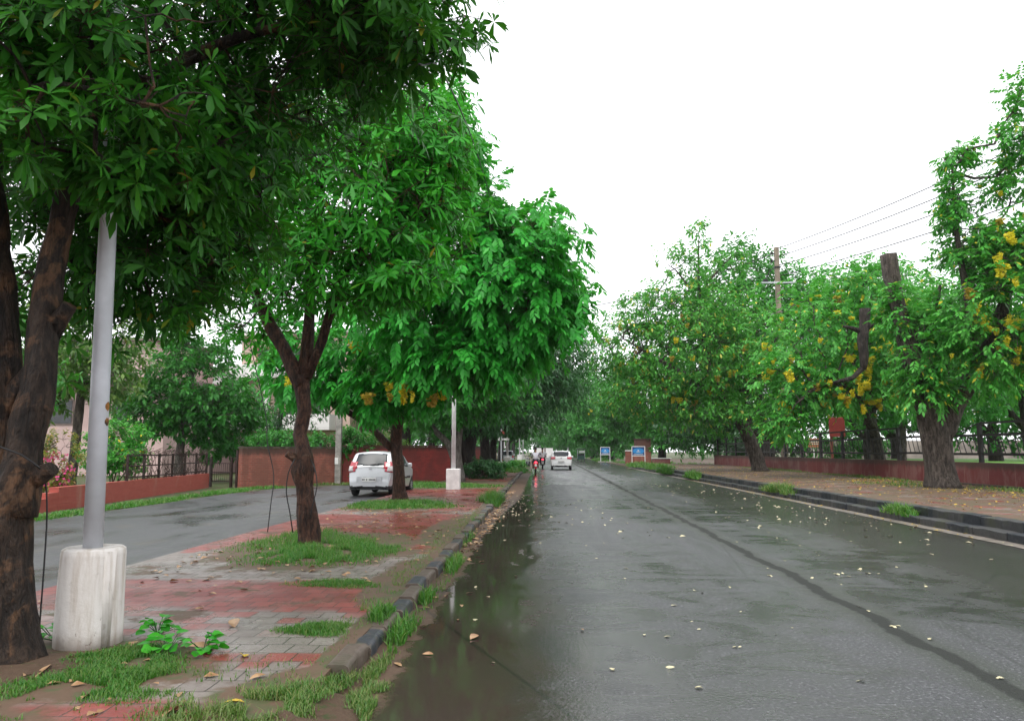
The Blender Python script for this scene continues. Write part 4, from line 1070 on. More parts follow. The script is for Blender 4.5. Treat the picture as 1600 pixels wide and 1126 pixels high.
for x, z, wd, hh in ((-1.6, 3.9, 1.6, 1.4), (2.6, 3.9, .9, 1.6), (-4, 3.9, 1.2, 1.4), (1.4, 1.3, 1.4, 1.6)):
    f = MB(); f.box((x, -1.51, z), (wd + .2, .10, hh + .2)); fo = f.build('window', M['slab'], h1)
    g = MB(); g.box((x, -1.57, z), (wd, .03, hh)); g.build('pane', M['glassd'], fo)
h2 = empty('peach_house', (-17.2, 53, 0), R(-10), 'two storey peach house with white balcony behind the garden trees', 'house')
p = MB(); p.box((0, 4, 4.8), (8.4, 8, 9.6)); p.build('wall', M['peach'], h2)
p = MB(); p.box((0, 3.8, 9.72), (9.2, 9, .24)); p.build('roof_slab', M['whiteplaster'], h2)
b = MB(); b.box((-.4, -.75, 3.0), (7.6, 1.5, .2)); b.box((-.4, -1.45, 3.5), (7.6, .12, .9)); b.box((-4.15, -.7, 3.5), (.12, 1.4, .9)); b.box((3.35, -.7, 3.5), (.12, 1.4, .9)); b.build('balcony', M['whiteplaster'], h2)
b = MB(); b.box((-.4, -.75, 6.6), (7.6, 1.5, .2)); b.box((-.4, -1.45, 7.05), (7.6, .12, .8)); b.build('balcony', M['whiteplaster'], h2)
for x in (-3.6, -1.4, .9, 2.9):
    p = MB(); p.box((x, -1.25, 4.9), (.3, .3, 3.2)); p.build('pillar', M['whiteplaster'], h2)
for x, z in ((-2.4, 4.4), (.0, 4.4), (1.9, 4.4), (-2.4, 8.0), (0, 8.0), (1.9, 8.0), (-2.4, 1.4), (1.9, 1.4)):
    f = MB(); f.box((x, -.01, z), (1.2, .14, 2.0 if z < 6 else 1.6)); fo = f.build('window', M['brownwood'], h2)
    g = MB(); g.box((x, -.09, z), (.9, .03, 1.5 if z < 6 else 1.2)); g.build('pane', M['glassd'], fo)
h3 = empty('white_house', (-31, 66, 0), R(-12), 'white house block farther back between the two near houses', 'house')
p = MB(); p.box((0, 4, 4.2), (14, 8, 8.4)); p.build('wall', M['whiteplaster'], h3)
p = MB(); p.box((0, 3.8, 8.52), (14.8, 9, .24)); p.build('roof_slab', M['slab'], h3)
for x in (-4, 0, 4):
    for z in (2.2, 6):
        f = MB(); f.box((x, -.04, z), (1.5, .1, 1.5)); fo = f.build('window', M['brownwood'], h3)
        g = MB(); g.box((x, -.11, z), (1.2, .03, 1.2)); g.build('pane', M['glassd'], fo)

# ------------------------------------------------------------------ lamp posts
M['lampgrey'] = plain("galvanised_grey_paint", (.52, .54, .58), .38, .2, 3, spec=.4)
M['whitewash'] = None
def whitewash():
    t = NT("whitewashed_concrete")
    co = t.coord()
    run = t.noise(t.coord(scale=(5, 5, .5)), 2.2, 6, .65, .3)
    n = t.noise(co, 9, 6, .7)
    b = t.mix(t.step(run, .45, .7), (.62, .59, .56), (.44, .39, .34))
    b = t.mix(t.math('MULTIPLY', t.step(n, .58, .75), .5), b, (.26, .21, .17))
    Z = t.sep(co)[2]
    b = t.mix(t.math('MULTIPLY', t.math('SUBTRACT', 1.0, t.step(t.math('ADD', Z, t.math('MULTIPLY', n, .25)), .12, .3)), .55), b, (.20, .15, .11))
    vo = t.n("TexVoronoi", feature='DISTANCE_TO_EDGE'); t.set(vo.inputs['Vector'], t.coord(scale=(1, 1, .35))); vo.inputs['Scale'].default_value = 1.6
    ck = t.math('MULTIPLY', t.math('SUBTRACT', 1.0, t.step(t.math('ADD', vo.outputs[0], t.math('MULTIPLY', n, .06)), .026, .032)), t.math('MULTIPLY', t.step(t.noise(co, 2.5, 3), .48, .6), .6))
    b = t.mix(ck, b, (.14, .10, .08))
    return t.done(b, .75, t.bump(t.math('SUBTRACT', n, ck), .5, .015), spec=.3)
M['whitewash'] = whitewash()
M['rust'] = plain("rust_hole", (.28, .12, .02), .8, .9, 14, col2=(.02, .012, .008))
lp = empty('lamp_post', (-3.43, 5.9, .1), 0, 'grey steel lamp post in a round whitewashed base beside the forked tree', 'lamp post')
pb = MB(); pb.lathe([(.238, -.12), (.236, .1), (.230, .40), (.226, .66), (.222, .70), (.20, .715), (.08, .71)], n=40, wob=.03)
pb.box((.145, -.04, .35), (.14, .22, .69))
pb.build('concrete_base', M['whitewash'], lp, True)
me = lp.children[0].data; me.polygons.foreach_set('use_smooth', [len(p.vertices) < 8 and abs(p.normal.z) < .7 for p in me.polygons])
pp = MB(); pp.lathe([(.071, .70), (.069, 2.0), (.065, 3.2), (.062, 4.2), (.058, 4.25), (.046, 4.34), (.043, 7.5)], n=32); pp.build('pole', M['lampgrey'], lp, True).rotation_euler = (0, R(-.9), 0)
for z, s in ((1.79, 1.0), (1.67, .8)):
    q = MB()
    pts = [(.0710 * math.sin(a) - z * .0157, -.0710 * math.cos(a)) for a in np.linspace(1.15, 1.95, 7)]
    vs, fs = [], []
    for i, (x, y) in enumerate(pts):
        hh = .045 * s * math.sin(math.pi * (i + .6) / 7.2) * random.uniform(.7, 1.1)
        vs += [(x, y, z - hh), (x, y, z + hh)]
    fs = [(2 * i, 2 * i + 2, 2 * i + 3, 2 * i + 1) for i in range(6)]
    q.add(vs, fs).build('rust_patch', M['rust'], lp)
ar = MB(); ar.tube([(0, 0, 7.4), (.3, 0, 7.75), (1.3, 0, 7.9)], .03, 8); ar.build('arm', M['lampgrey'], lp)
lh = MB(); lh.bbox((1.6, 0, 7.88), (.7, .24, .14), .03); lh.build('lamp_head', M['lampgrey'], lp)
def lamp2(x, y, label, h=6.5, base=(.62, .50, .80), r=.06, mat=None, round_=False):
    o = empty('lamp_post', (x, y, .1), 0, label, 'lamp post')
    q = MB()
    if round_: q.lathe([(base[0] / 2, -.1), (base[0] / 2 * .97, base[2] - .02), (base[0] / 2 * .9, base[2])], n=20)
    else: q.bbox((0, 0, base[2] / 2 - .05), (base[0], base[1], base[2] + .1), .02)
    q.build('concrete_base', mat or M['whitebase'], o)
    q = MB(); q.lathe([(r, base[2] - .01), (r * .9, 4), (r * .6, 4.1), (r * .55, h)], n=14); q.build('pole', M['whitepole'], o, True)
    q = MB(); q.tube([(0, 0, h - .1), (.3, 0, h + .2), (1.2, 0, h + .35)], .025, 6); q.build('arm', M['whitepole'], o)
    return o
M['whitebase'] = plain("white_lime_wash", (.70, .68, .67), .7, .22, 4, bump=.3)
M['whitepole'] = plain("off_white_pole_paint", (.74, .74, .74), .45, .2, 5)
o = lamp2(-3.28, 29.0, 'white lamp post on a square white base before the pale forked tree', r=.085, base=(.5, .45, .76))
q = MB(); q.box((-.085, -.02, 2.1), (.03, .08, .22)); q.box((-.02, -.09, 3.35), (.09, .03, .16)); q.build('bracket', M['ironblack'], o)
lamp2(-2.95, 68.5, 'small white lamp post past the drum post on the left', r=.09, base=(.55, .5, .85))
lamp2(-2.85, 104, 'thin white lamp post, first of the far pair on the left', r=.09, base=(.6, .55, .85))
lamp2(-2.6, 114, 'thin white lamp post, farthest of the pair on the left', r=.08, base=(.6, .55, .85))
dp = empty('drum_post', (-2.62, 53.6, .05), 0, 'grey concrete drum holding a thin post with small white plates', 'sign post')
q = MB(); q.lathe([(.34, -.08), (.33, .5), (.31, .72), (.28, .73)], n=20); q.build('concrete_base', M['concrete'], dp, True)
q = MB(); q.tube([(-.12, 0, .7), (-.12, 0, 3.0)], .055, 8); q.build('pole', M['lampgrey'], dp)
q = MB(); q.box((.12, -.05, 2.25), (.62, .03, .13)); q.build('plate', M['white'], dp)
q = MB(); q.box((-.28, -.05, 2.3), (.13, .03, .28)); q.build('plate', M['white'], dp)
q = MB(); q.box((.1, -.05, 1.85), (.08, .04, .45)); q.build('plate', M['white'], dp)
q = MB(); q.box((0, -.05, 2.72), (.2, .04, .22)); q.build('plate', plain("faded_red_plate", (.35, .08, .06), .5), dp)

# ------------------------------------------------------------------ loose cables
def cable(label, pts, r, group=None, name='hanging_cable'):
    sp, _ = smooth_path(pts, [r] * len(pts), .12)
    b = MB(); b.tube(sp, r, 5, True)
    return tag(b.build(name, M['cable'], smooth=True), label, 'cable', group)
cable('black cable hanging straight down beside the white round lamp base', [(-3.62, 5.45, 1.42), (-3.58, 5.48, 1.35), (-3.56, 5.5, 1.1), (-3.555, 5.5, .7), (-3.56, 5.5, .12)], .006)
cable('black cable tied across the fork of the nearest tree, upper of two', [(-4.08, 5.36, 1.72), (-3.9, 5.22, 1.63), (-3.62, 5.26, 1.52), (-3.5, 5.3, 1.42)], .007)
cable('black cable tied across the fork of the nearest tree, lower of two', [(-4.1, 5.36, 1.60), (-3.95, 5.2, 1.48), (-3.76, 5.20, 1.36)], .007)
cable('long cable hanging free left of the brown tree in the grass circle', [(-5.5, 14.2, 3.6), (-5.1, 14.1, 2.2), (-5.02, 14.0, 1.7), (-4.84, 13.9, 1.1), (-4.84, 13.8, .6), (-4.88, 13.8, .1)], .009)
cable('looped cable hanging on the left of the knobby brown trunk', [(-3.82, 11.9, 1.42), (-3.90, 11.85, 1.2), (-3.92, 11.85, .9), (-3.86, 11.85, .62), (-3.80, 11.85, .3)], .009)
cable('looped cable hanging on the right of the knobby brown trunk', [(-3.60, 12.0, 1.40), (-3.50, 11.9, 1.26), (-3.46, 11.9, 1.0), (-3.52, 11.9, .72), (-3.55, 11.9, .5)], .009)
cable('thin overhead wire slanting through the tree tops on the left', [(-.86, 5.2, 4.3), (-.90, 7, 5.1), (-1.0, 12, 6.3), (-1.17, 20, 7.7)], .009, name='overhead_wire')

# ------------------------------------------------------------------ maroon wall and fence on the right
wall('maroon_wall', 'low maroon plastered wall along the right footpath', (15.42, 4), (15.42, 69), .80, .26, M['maroon'], z=.32)
wall('footing', 'broken stone footing along the foot of the maroon wall', (15.22, 18), (15.22, 29), .07, .20, M['coping'], z=.32, kindlabel='wall footing')
fr = empty('iron_fence', (15.42, 6, 1.12), R(90), 'black iron fence with slanting bars on the maroon wall', 'fence')
LF = 62.0; nb = 20; bay = LF / nb
for i in range(nb + 1):
    p = MB(); p.box((i * bay, 0, .68), (.18 if i % 3 else .24, .10, 1.42)); p.build('post', M['ironblack'], fr)
for i in range(nb):
    x0, x1 = i * bay + .06, (i + 1) * bay - .06; p = MB(); dz = random.uniform(-.02, .02)
    for z in (.30, .96): p.box(((x0 + x1) / 2, 0, z + dz), (x1 - x0, .05, .085))
    if i not in (7, 8): p.box(((x0 + x1) / 2, 0, 1.37 + dz), (x1 - x0, .05, .075))
    else: p.tube([(x0, 0, 1.37 if i == 7 else 1.0), (x0 + 1.2, -.05, 1.12), (x1, 0, 1.02 if i == 7 else 1.37)], .022, 5)
    nbar = 8
    for k in range(nbar):
        if random.random() < .06: continue
        xa = x0 + (k + .3) * (x1 - x0) / nbar
        p.tube([(xa, 0, .30 + dz), (min(x1, xa + .28 + random.uniform(-.03, .03)), 0, .96 + dz)], .017, 4)
    p.build('panel', M['ironblack'], fr)

# ------------------------------------------------------------------ the park behind the fence
M['redpanel'] = plain("red_board", (.26, .03, .028), .5, .2, 4)
M['redbench'] = plain("red_brown_bench", (.20, .05, .035), .6, .3, 5)
bn = empty('park_bench', (18.3, 28.2, .82), R(8), 'red brown park bench behind the fence right of the grey trunk', 'bench')
p = MB()
for i in range(4): p.box((0, -.18 + i * .12, .45), (1.7, .10, .04))
p.build('seat', M['redbench'], bn)
p = MB()
for i in range(3): p.box((0, .27 + i * .02, .58 + i * .13), (1.7, .04, .10))
p.build('backrest', M['redbench'], bn)
for x in (-.7, .7):
    p = MB(); p.box((x, -.12, .215), (.08, .06, .43)); p.box((x, .2, .40), (.08, .06, .80)); p.box((x, .04, .40), (.06, .3, .05)); p.build('leg', M['concrete'], bn)
pb_ = empty('notice_board', (19.3, 51, .60), 0, 'red board on a reddish post behind the fence', 'notice board')
p = MB(); p.bbox((0, 0, 2.45), (1.0, .14, 1.25), .03); p.build('panel', M['redpanel'], pb_)
p = MB(); p.box((-.35, .1, 1.2), (.14, .14, 2.4)); p.box((.35, .1, 1.2), (.14, .14, 2.4)); p.build('post', M['redbench'], pb_)
pw = empty('park_sign', (18.8, 54, .70), 0, 'small orange and white park sign on a thin post', 'sign')
p = MB(); p.tube([(0, 0, 0), (0, 0, 1.2)], .04, 6); p.build('post', M['white'], pw)
p = MB(); p.bbox((0, -.05, 1.35), (.8, .05, .6), .02); p.build('panel', plain("orange_sign_face", (.55, .20, .10), .5), pw)
p = MB(); p.box((0, -.08, 1.42), (.62, .012, .06)); p.box((0, -.08, 1.28), (.62, .012, .06)); p.build('stripe', M['white'], pw)
M['parkwall'] = plain('stained_park_wall', (.34, .29, .26), .8, .5, .8)
wall('park_wall', 'long pale wall on the far side of the park', (27, 82), (105, 60), 2.2, .3, M['parkwall'], z=.3)
wall('park_kerb', 'low pale kerb edging the park lawn behind the bench', (17.4, 40), (30, 34), .3, .3, M['gutter'], z=.3, kindlabel='park kerb')
for x, y, lb in ((17.2, 33.5, 'thin park trunk right behind the fence, beside the grey trunk'), (19.4, 46, 'reddish park trunk behind the black fence'), (22, 48, 'park trunk left of the bench, far behind the fence')):
    tree('park_tree', lb, [([(x, y, .3), (x, y, 1), (x + .1, y, 2.6), (x + .2, y, 4.6)], [.34, .25, .22, .15])], [(x, y, 5.6, 2.4, 2.2, 2.0, 50, 8), (x + .6, y, 3.5, 1.5, 1.2, .8, 20, 8)], 'spray', M['leaf_far'], M['bark_grey'], .26, 2, tip_r=.011)

# ------------------------------------------------------------------ utility pole and its wires
up = empty('utility_pole', (15.55, 50, .3), 0, 'tall concrete utility pole rising out of the right hand trees', 'utility pole')
M['poleconc'] = plain("aged_pole_concrete", (.25, .20, .15), .75, .3, 3, bump=.4)
p = MB(); p.add([(sx * w_, sy * w_, z) for z, w_ in ((-.3, .175), (14.5, .125)) for sx, sy in ((-1, -1), (1, -1), (1, 1), (-1, 1))],
               [(0, 1, 2, 3), (4, 5, 6, 7), (0, 1, 5, 4), (1, 2, 6, 5), (2, 3, 7, 6), (3, 0, 4, 7)]); p.build('pole', M['poleconc'], up)
p = MB(); p.box((0, -.22, 12.1), (2.3, .09, .10)); p.build('cross_arm', M['lampgrey'], up)
p = MB(); p.box((-.85, -.22, 12.24), (.3, .16, .16)); p.tube([(-.85, -.2, 12.3), (-.5, -.2, 12.9), (-.15, -.15, 13.1)], .03, 5); p.build('switch_gear', M['ironblack'], up)
p = MB(); p.box((0, 0, 13.15), (.40, .40, .10)); p.build('clamp', M['ironblack'], up)
for z in (14.1, 13.6, 14.55 - .95):
    p = MB(); p.lathe([(.04, -.10), (.09, -.05), (.05, 0), (.09, .05), (.04, .1)], c=(-.32, 0, z), n=10); p.tube([(-.3, 0, z), (0, 0, z)], .02, 5); p.build('insulator', M['ironblack'], up)
def wire(label, a, b, sag, r=.018, group=None):
    pts = []
    for k in range(25):
        t = k / 24
        pts.append((a[0] + (b[0] - a[0]) * t, a[1] + (b[1] - a[1]) * t, a[2] + (b[2] - a[2]) * t - sag * 4 * t * (1 - t)))
    q = MB(); q.tube(pts, r, 5)
    return tag(q.build('power_line', M['cable'], smooth=True), label, 'power line', group)
for i, (z0, zz) in enumerate(((14.75, 14.9), (14.2, 14.2), (13.6, 13.3), (12.9, 12.3))):
    wire(('topmost', 'second from the top', 'third from the top', 'lowest')[i] + ' of the four wires running right from the utility pole', (15.7, 50, z0), (24.8 + i * .3, 7, zz), .9, .028, 'wires running right from the pole')
wire('single wire crossing the sky from the pole to the left trees', (15.4, 50, 14.4), (-4, 66, 13.2), 1.0, .034)

# ------------------------------------------------------------------ blue signs, brick gate, far wall
M['blue'] = plain("deep_blue_sign", (.015, .055, .20), .4, .15, 4)
M['cyan'] = plain("light_blue_sign", (.03, .25, .58), .4, .15, 4)
def ell(mb, cx, y, cz, rx, rz_, th, n=28):
    vs = [(cx + rx * math.cos(2 * math.pi * i / n), y, cz + rz_ * math.sin(2 * math.pi * i / n)) for i in range(n)] + [(cx + rx * math.cos(2 * math.pi * i / n), y + th, cz + rz_ * math.sin(2 * math.pi * i / n)) for i in range(n)]
    return mb.add(vs, [tuple(range(n)), tuple(range(2 * n - 1, n - 1, -1))] + [(i, (i + 1) % n, n + (i + 1) % n, n + i) for i in range(n)])
def blue_sign(x, y, rz, wd, label, frame):
    o = empty('road_sign', (x, y, 0), rz, label, 'sign')
    for s in (-1, 1):
        p = MB(); p.box((s * wd / 2, 0, .97), (.07, .07, 1.94)); p.build('leg', frame, o)
    for z in (1.92, .98):
        p = MB(); p.box((0, 0, z), (wd - .07, .06, .07)); p.build('frame_bar', frame, o)
    p = MB(); p.box((0, 0, 1.45), (wd - .08, .03, .86)); p.build('panel', M['blue'], o)
    p = MB(); ell(p, 0, -.035, 1.46, wd * .44, .30, .018); p.build('oval', M['cyan'], o)
    p = MB(); p.box((0, -.045, 1.52), (.16, .012, .10)); p.box((0, -.045, 1.38), (.4, .012, .05)); p.box((0, -.03, 1.12), (wd * .75, .012, .05)); p.build('emblem', M['white'], o)
    return o
b1 = blue_sign(9.93, 79.2, R(-7), 1.30, 'larger blue sign in a white frame before the brick gate pillar', M['white'])
b2 = blue_sign(8.25, 99.5, R(-7), 1.18, 'smaller blue sign in a grey white frame farther down the road', M['whitepole'])
p = MB(); p.box((0, 0, .06), (1.9, .5, .16)); p.build('plinth', M['concrete'], b2)
gp_ = empty('gate_pillar', (10.9, 83.5, 0), R(-5), 'brown brick gate pillar behind the larger blue sign', 'gate pillar')
p = MB(); p.box((0, 0, 1.35), (1.75, 1.2, 2.7)); p.build('pillar', M['brick'], gp_)
p = MB(); p.box((0, 0, 2.74), (1.9, 1.35, .08)); p.build('coping', M['coping'], gp_)
p = MB(); p.box((-1.35, .1, .72), (.95, .3, 1.44)); p.build('side_wall', M['brick'], gp_)
p = MB(); p.box((-1.3, .1, 1.50), (1.1, .36, .12)); p.build('slab', M['white'], gp_)
p = MB(); p.box((1.9, -.3, .35), (1.9, .9, .62)); p.build('platform', M['maroon'], gp_)
p = MB(); p.box((1.95, -.3, .69), (2.1, 1.0, .07)); p.build('slab', M['white'], gp_)
fw = wall('white_wall', 'low white wall closing the far end of the road', (-1.2, 166), (2.6, 166.5), 2.0, .3, M['whiteplaster'])
p = MB(); p.box((2.1, -.17, 1.0), (.3, .04, 2.0)); p.build('gate_gap', M['slab'], fw)

# ------------------------------------------------------------------ vehicles
def paint(name, col, metal=.0, rough=.32):
    t = NT(name)
    n = t.noise(t.coord(scale=(1, 1, .5)), 6, 6, .7)
    drop = t.noise(t.coord(), 120, 2, .6)
    b = t.mix(t.math('MULTIPLY', t.step(n, .5, .75), .25), col, tuple(x * .6 for x in col))
    return t.done(b, t.mixf(n, rough - .06, rough + .12), t.bump(drop, .08, .003), metal=metal, coat=.6)
M['silver'] = paint("silver_car_paint", (.50, .51, .53), .45, .34)
M['carwhite'] = paint("white_car_paint", (.80, .80, .80), 0, .3)
M['carglass'] = plain("tinted_car_glass", (.025, .032, .038), .14, .2, .8, spec=.3)
M['tyre'] = plain("tyre_rubber", (.013, .013, .014), .8, .3, 20)
M['alloy'] = plain("wheel_silver", (.50, .51, .53), .35, .2, 6, metal=.5)
M['blackplastic'] = plain("black_plastic", (.016, .016, .018), .5, .3, 8)
M['tail'] = plain("red_lamp_lens", (.50, .012, .035), .15, .2, 6, coat=.8)
M['tail_lit'] = plain("lit_red_lamp", (.7, .02, .03), .2, .1, 6, emit=(1.0, .03, .06), estr=5.0)
M['lens'] = plain("clear_lamp_lens", (.62, .58, .58), .12, .15, 8, coat=.8)
M['plate'] = plain("white_number_plate", (.74, .74, .72), .4, .1, 8)
M['ink'] = plain("black_plate_lettering", (.02, .02, .03), .5)

def wheel(root, c, r, wd, side):
    """wheel with tyre and rim; axle along x"""
    o = empty('wheel', c); o.parent = root
    t = MB(); t.lathe([(r * .62, -wd / 2), (r * .93, -wd / 2), (r, -wd * .32), (r, wd * .32), (r * .93, wd / 2), (r * .62, wd / 2)], n=28, axis='X'); t.build('tyre', M['tyre'], o, True)
    t = MB(); t.lathe([(r * .63, side * (wd / 2 - .03)), (r * .60, side * (wd / 2 + .002)), (r * .50, side * (wd / 2 - .012)), (r * .14, side * (wd / 2 + .002)), (r * .05, side * (wd / 2 + .006))], n=24, axis='X')
    for k in range(8):
        a = k * math.pi / 4
        t.box((side * (wd / 2 + .004), math.cos(a) * r * .34, math.sin(a) * r * .34), (.012, r * .34, r * .07), 0, a)
    t.build('rim', M['alloy'], o)
    return o

def car(name, label, loc, rz, L, W, prof, roofw, belt, wheels, mat, parts, cat='car', plate=None, lit=False):
    """prof: (y, top z) along the car from the rear, wheels: (y_rear, y_front, radius)"""
    root = empty(name, loc, rz, label, cat)
    P = np.array(prof, float); s = np.concatenate([[0], np.cumsum(np.linalg.norm(np.diff(P, axis=0), axis=1))])
    ns = 150; u = np.linspace(0, s[-1], ns)
    # light smoothing of the profile
    fine = np.linspace(0, s[-1], 900); yy = np.interp(fine, s, P[:, 0]); zz = np.interp(fine, s, P[:, 1])
    kern = np.hanning(31); kern /= kern.sum()
    pad = lambda a: np.concatenate([np.full(15, a[0]), a, np.full(15, a[-1])])
    ys = np.interp(u, fine, np.convolve(pad(yy), kern, 'valid')); zs = np.interp(u, fine, np.convolve(pad(zz), kern, 'valid'))
    zb = .24; nb, nsd, nt_ = 3, 22, 20
    def halfw(y, z):
        w0 = W / 2 * (1 - .10 * np.clip(1 - y / .55, 0, 1) ** 2.2 - .16 * np.clip(1 - (L - y) / .7, 0, 1) ** 2.2)
        t = np.clip((z - belt) / (prof_max - belt), 0, 1)
        low = np.clip((.55 - z) / .35, 0, 1)
        return w0 * (1 - (1 - roofw) * t ** 1.15) * (1 - .06 * low ** 2) * (1 + .012 * np.cos((z - .72) * 7))
    prof_max = P[:, 1].max()
    ring_n = nb + nsd + nt_
    G = np.zeros((ns, ring_n, 3))
    for i in range(ns):
        y, zt = ys[i], max(zs[i], zb + .08); h = []
        crown = .045; r = min(.07, (zt - zb) * .3)
        for k in range(nb): h.append((halfw(y, zb) * k / nb, zb))
        z1 = zt - crown - r
        for k in range(nsd):
            z = zb + (z1 - zb) * k / (nsd - 1); h.append((halfw(y, z), z))
        we = halfw(y, z1)
        for k in range(1, 7):
            a = k / 6 * math.pi / 2; h.append((we - r * (1 - math.cos(a)), z1 + r * math.sin(a)))
        x0 = we - r
        for k in range(1, nt_ - 6 + 1):
            t = k / (nt_ - 6); h.append((x0 * (1 - t), z1 + r + crown * (1 - (1 - t) ** 2)))
        G[i, :, 0] = [q[0] for q in h]; G[i, :, 1] = y; G[i, :, 2] = [q[1] for q in h]
    # full rings: right half then mirrored left half
    Lh = G[:, -2:0:-1].copy(); Lh[:, :, 0] *= -1
    F = np.concatenate([G, Lh], 1); m = F.shape[1]
    V = F.reshape(-1, 3)
    idx = np.arange(ns * m).reshape(ns, m)
    Q = np.stack([idx[:-1], np.roll(idx[:-1], -1, 1), np.roll(idx[1:], -1, 1), idx[1:]], -1).reshape(-1, 4)
    C = V[Q].mean(1); Nn = np.cross(V[Q[:, 2]] - V[Q[:, 0]], V[Q[:, 3]] - V[Q[:, 1]]); Nn = unit(Nn)
    cen = np.array([0, L * .5, .7]); flip = ((C - cen) * Nn).sum(1) < 0; Nn[flip] *= -1
    yr, yf, wr = wheels
    rest = np.ones(len(Q), bool)
    for yw in (yr, yf):
        rest &= ~((np.hypot(C[:, 1] - yw, C[:, 2] - wr) < wr + .055) & (np.abs(C[:, 0]) > W * .30))
    vn = np.zeros_like(V)
    for k in range(4): np.add.at(vn, Q[:, k], Nn)
    vn = unit(vn)
    def patch(nm, sel, mat_, off, parent):
        q = Q[sel]; ids, inv = np.unique(q, return_inverse=True); inv = inv.reshape(q.shape)
        o = np_mesh(nm, V[ids] + vn[ids] * off, inv, mat_, parent, True)
        md = o.modifiers.new('thick', 'SOLIDIFY'); md.thickness = abs(off) * 1.2; md.offset = -1
        return o
    body = np_mesh('body', V, Q[rest], mat, root, True)
    bm = bmesh.new(); bm.from_mesh(body.data); bmesh.ops.remove_doubles(bm, verts=bm.verts[:], dist=.0005); bmesh.ops.recalc_face_normals(bm, faces=bm.faces[:])
    ed = [e for e in bm.edges if e.is_boundary and min(v.co.y for v in e.verts) < .01]
    try: bmesh.ops.holes_fill(bm, edges=[e for e in bm.edges if e.is_boundary and (max(v.co.y for v in e.verts) < ys[0] + .01 or min(v.co.y for v in e.verts) > ys[-1] - .01)], sides=0)
    except Exception: pass
    bm.to_mesh(body.data); bm.free()
    for nm, fn, mt, off in parts:
        sel = fn(C, Nn)
        if sel.any(): patch(nm, sel & rest, mt, off, root)
    ub = MB(); ub.box((0, L * .5, .40), (W * .60, L * .9, .36)); ub.box((0, L * .5, .62), (W * .8, L * .7, .2)); ub.build('underbody', M['blackplastic'], root)
    for yw in (yr, yf):
        for sd in (-1, 1):
            wheel(root, (sd * (W / 2 - .11), yw, wr), wr, .17, sd)
    for sd in (-1, 1):
        q = MB(); q.bbox((sd * (W / 2 + .065), L * .66, belt + .07), (.17, .10, .13), .03); q.box((sd * (W / 2 - .02), L * .66, belt + .03), (.1, .05, .05)); q.build('mirror', mat, root)
    if plate:
        z, w_, h_ = plate
        q = MB(); q.bbox((0, -.045, z), (w_, .03, h_), .008); po = q.build('number_plate', M['plate'], root)
        q = MB()
        for k in range(10):
            if k in (2, 4): continue
            q.box((-w_ * .42 + k * w_ * .093, -.062, z), (w_ * .05, .006, h_ * .45))
        q.build('lettering', M['ink'], po)
    return root

def back(C, N): return (N[:, 1] < -.25) | (C[:, 1] < .30)
L1 = 3.43
hp = [(0, .30), (0, .56), (.02, .62), (.07, .80), (.10, .98), (.16, 1.06), (.40, 1.42), (.52, 1.475), (1.1, 1.50), (1.7, 1.48), (2.05, 1.40), (2.62, 1.02), (3.1, .92), (3.36, .78), (3.43, .60), (3.43, .30)]
def side(C, N): return np.abs(N[:, 0]) > .55
silver_parts = [
    ('rear_window', lambda C, N: (C[:, 1] > .10) & (C[:, 1] < .42) & (C[:, 2] > 1.03) & (C[:, 2] < 1.40) & (np.abs(C[:, 0]) < .53 - (C[:, 2] - 1.0) * .10) & (N[:, 1] < -.2), M['carglass'], .006),
    ('side_window', lambda C, N: side(C, N) & (C[:, 2] > .98) & (C[:, 2] < 1.33) & (C[:, 1] > .62 - (C[:, 2] - 1) * -.25) & (C[:, 1] < 1.22), M['carglass'], .005),
    ('front_window', lambda C, N: side(C, N) & (C[:, 2] > .96) & (C[:, 2] < 1.34) & (C[:, 1] > 1.30) & (C[:, 1] < 2.25 - (C[:, 2] - .96) * .9), M['carglass'], .005),
    ('windscreen', lambda C, N: (C[:, 1] > 2.05) & (C[:, 1] < 2.6) & (np.abs(C[:, 0]) < .56) & (C[:, 2] > 1.04) & (N[:, 2] > .3), M['carglass'], .006),
    ('tail_light', lambda C, N: (C[:, 2] > .80) & (C[:, 2] < 1.13) & (C[:, 1] < .34) & (C[:, 0] > .46 + (1.0 - C[:, 2]) * .22), M['tail'], .010),
    ('tail_light', lambda C, N: (C[:, 2] > .80) & (C[:, 2] < 1.13) & (C[:, 1] < .34) & (C[:, 0] < -.46 - (1.0 - C[:, 2]) * .22), M['tail'], .010),
    ('lamp_lens', lambda C, N: (C[:, 2] > .83) & (C[:, 2] < .98) & (C[:, 1] < .24) & (np.abs(C[:, 0]) > .585), M['lens'], .014),
    ('bumper_trim', lambda C, N: (C[:, 2] > .22) & (C[:, 2] < .345) & (C[:, 1] < .5), M['blackplastic'], .008),
    ('door_strip', lambda C, N: side(C, N) & (C[:, 2] > .56) & (C[:, 2] < .61) & (C[:, 1] > .85) & (C[:, 1] < 2.55), M['blackplastic'], .010),
]
sc_ = car('parked_car', 'silver hatchback parked on the service lane before the red wall', (-5.70, 25.6, .02), R(-4.0), L1, 1.50, hp, .80, .94, (.58, 2.94, .275), M['silver'], silver_parts, plate=(.56, .48, .13))
q = MB(); q.tube([(-.02, .10, 1.05), (.25, .12, 1.075), (.42, .135, 1.09)], .010, 5); q.build('wiper', M['blackplastic'], sc_)
q = MB(); ell(q, 0, .035, .93, .05, .04, .03, 16); q.build('emblem', M['alloy'], sc_)
q = MB(); q.box((0, -.008, .56), (.86, .02, .20)); q.build('plate_recess', M['alloy'], sc_)
L2 = 3.8
hp2 = [(0, .32), (0, .60), (.03, .70), (.06, .92), (.12, 1.06), (.42, 1.44), (.55, 1.49), (1.2, 1.51), (1.8, 1.48), (2.1, 1.40), (2.8, 1.0), (3.4, .92), (3.72, .78), (3.8, .6), (3.8, .3)]
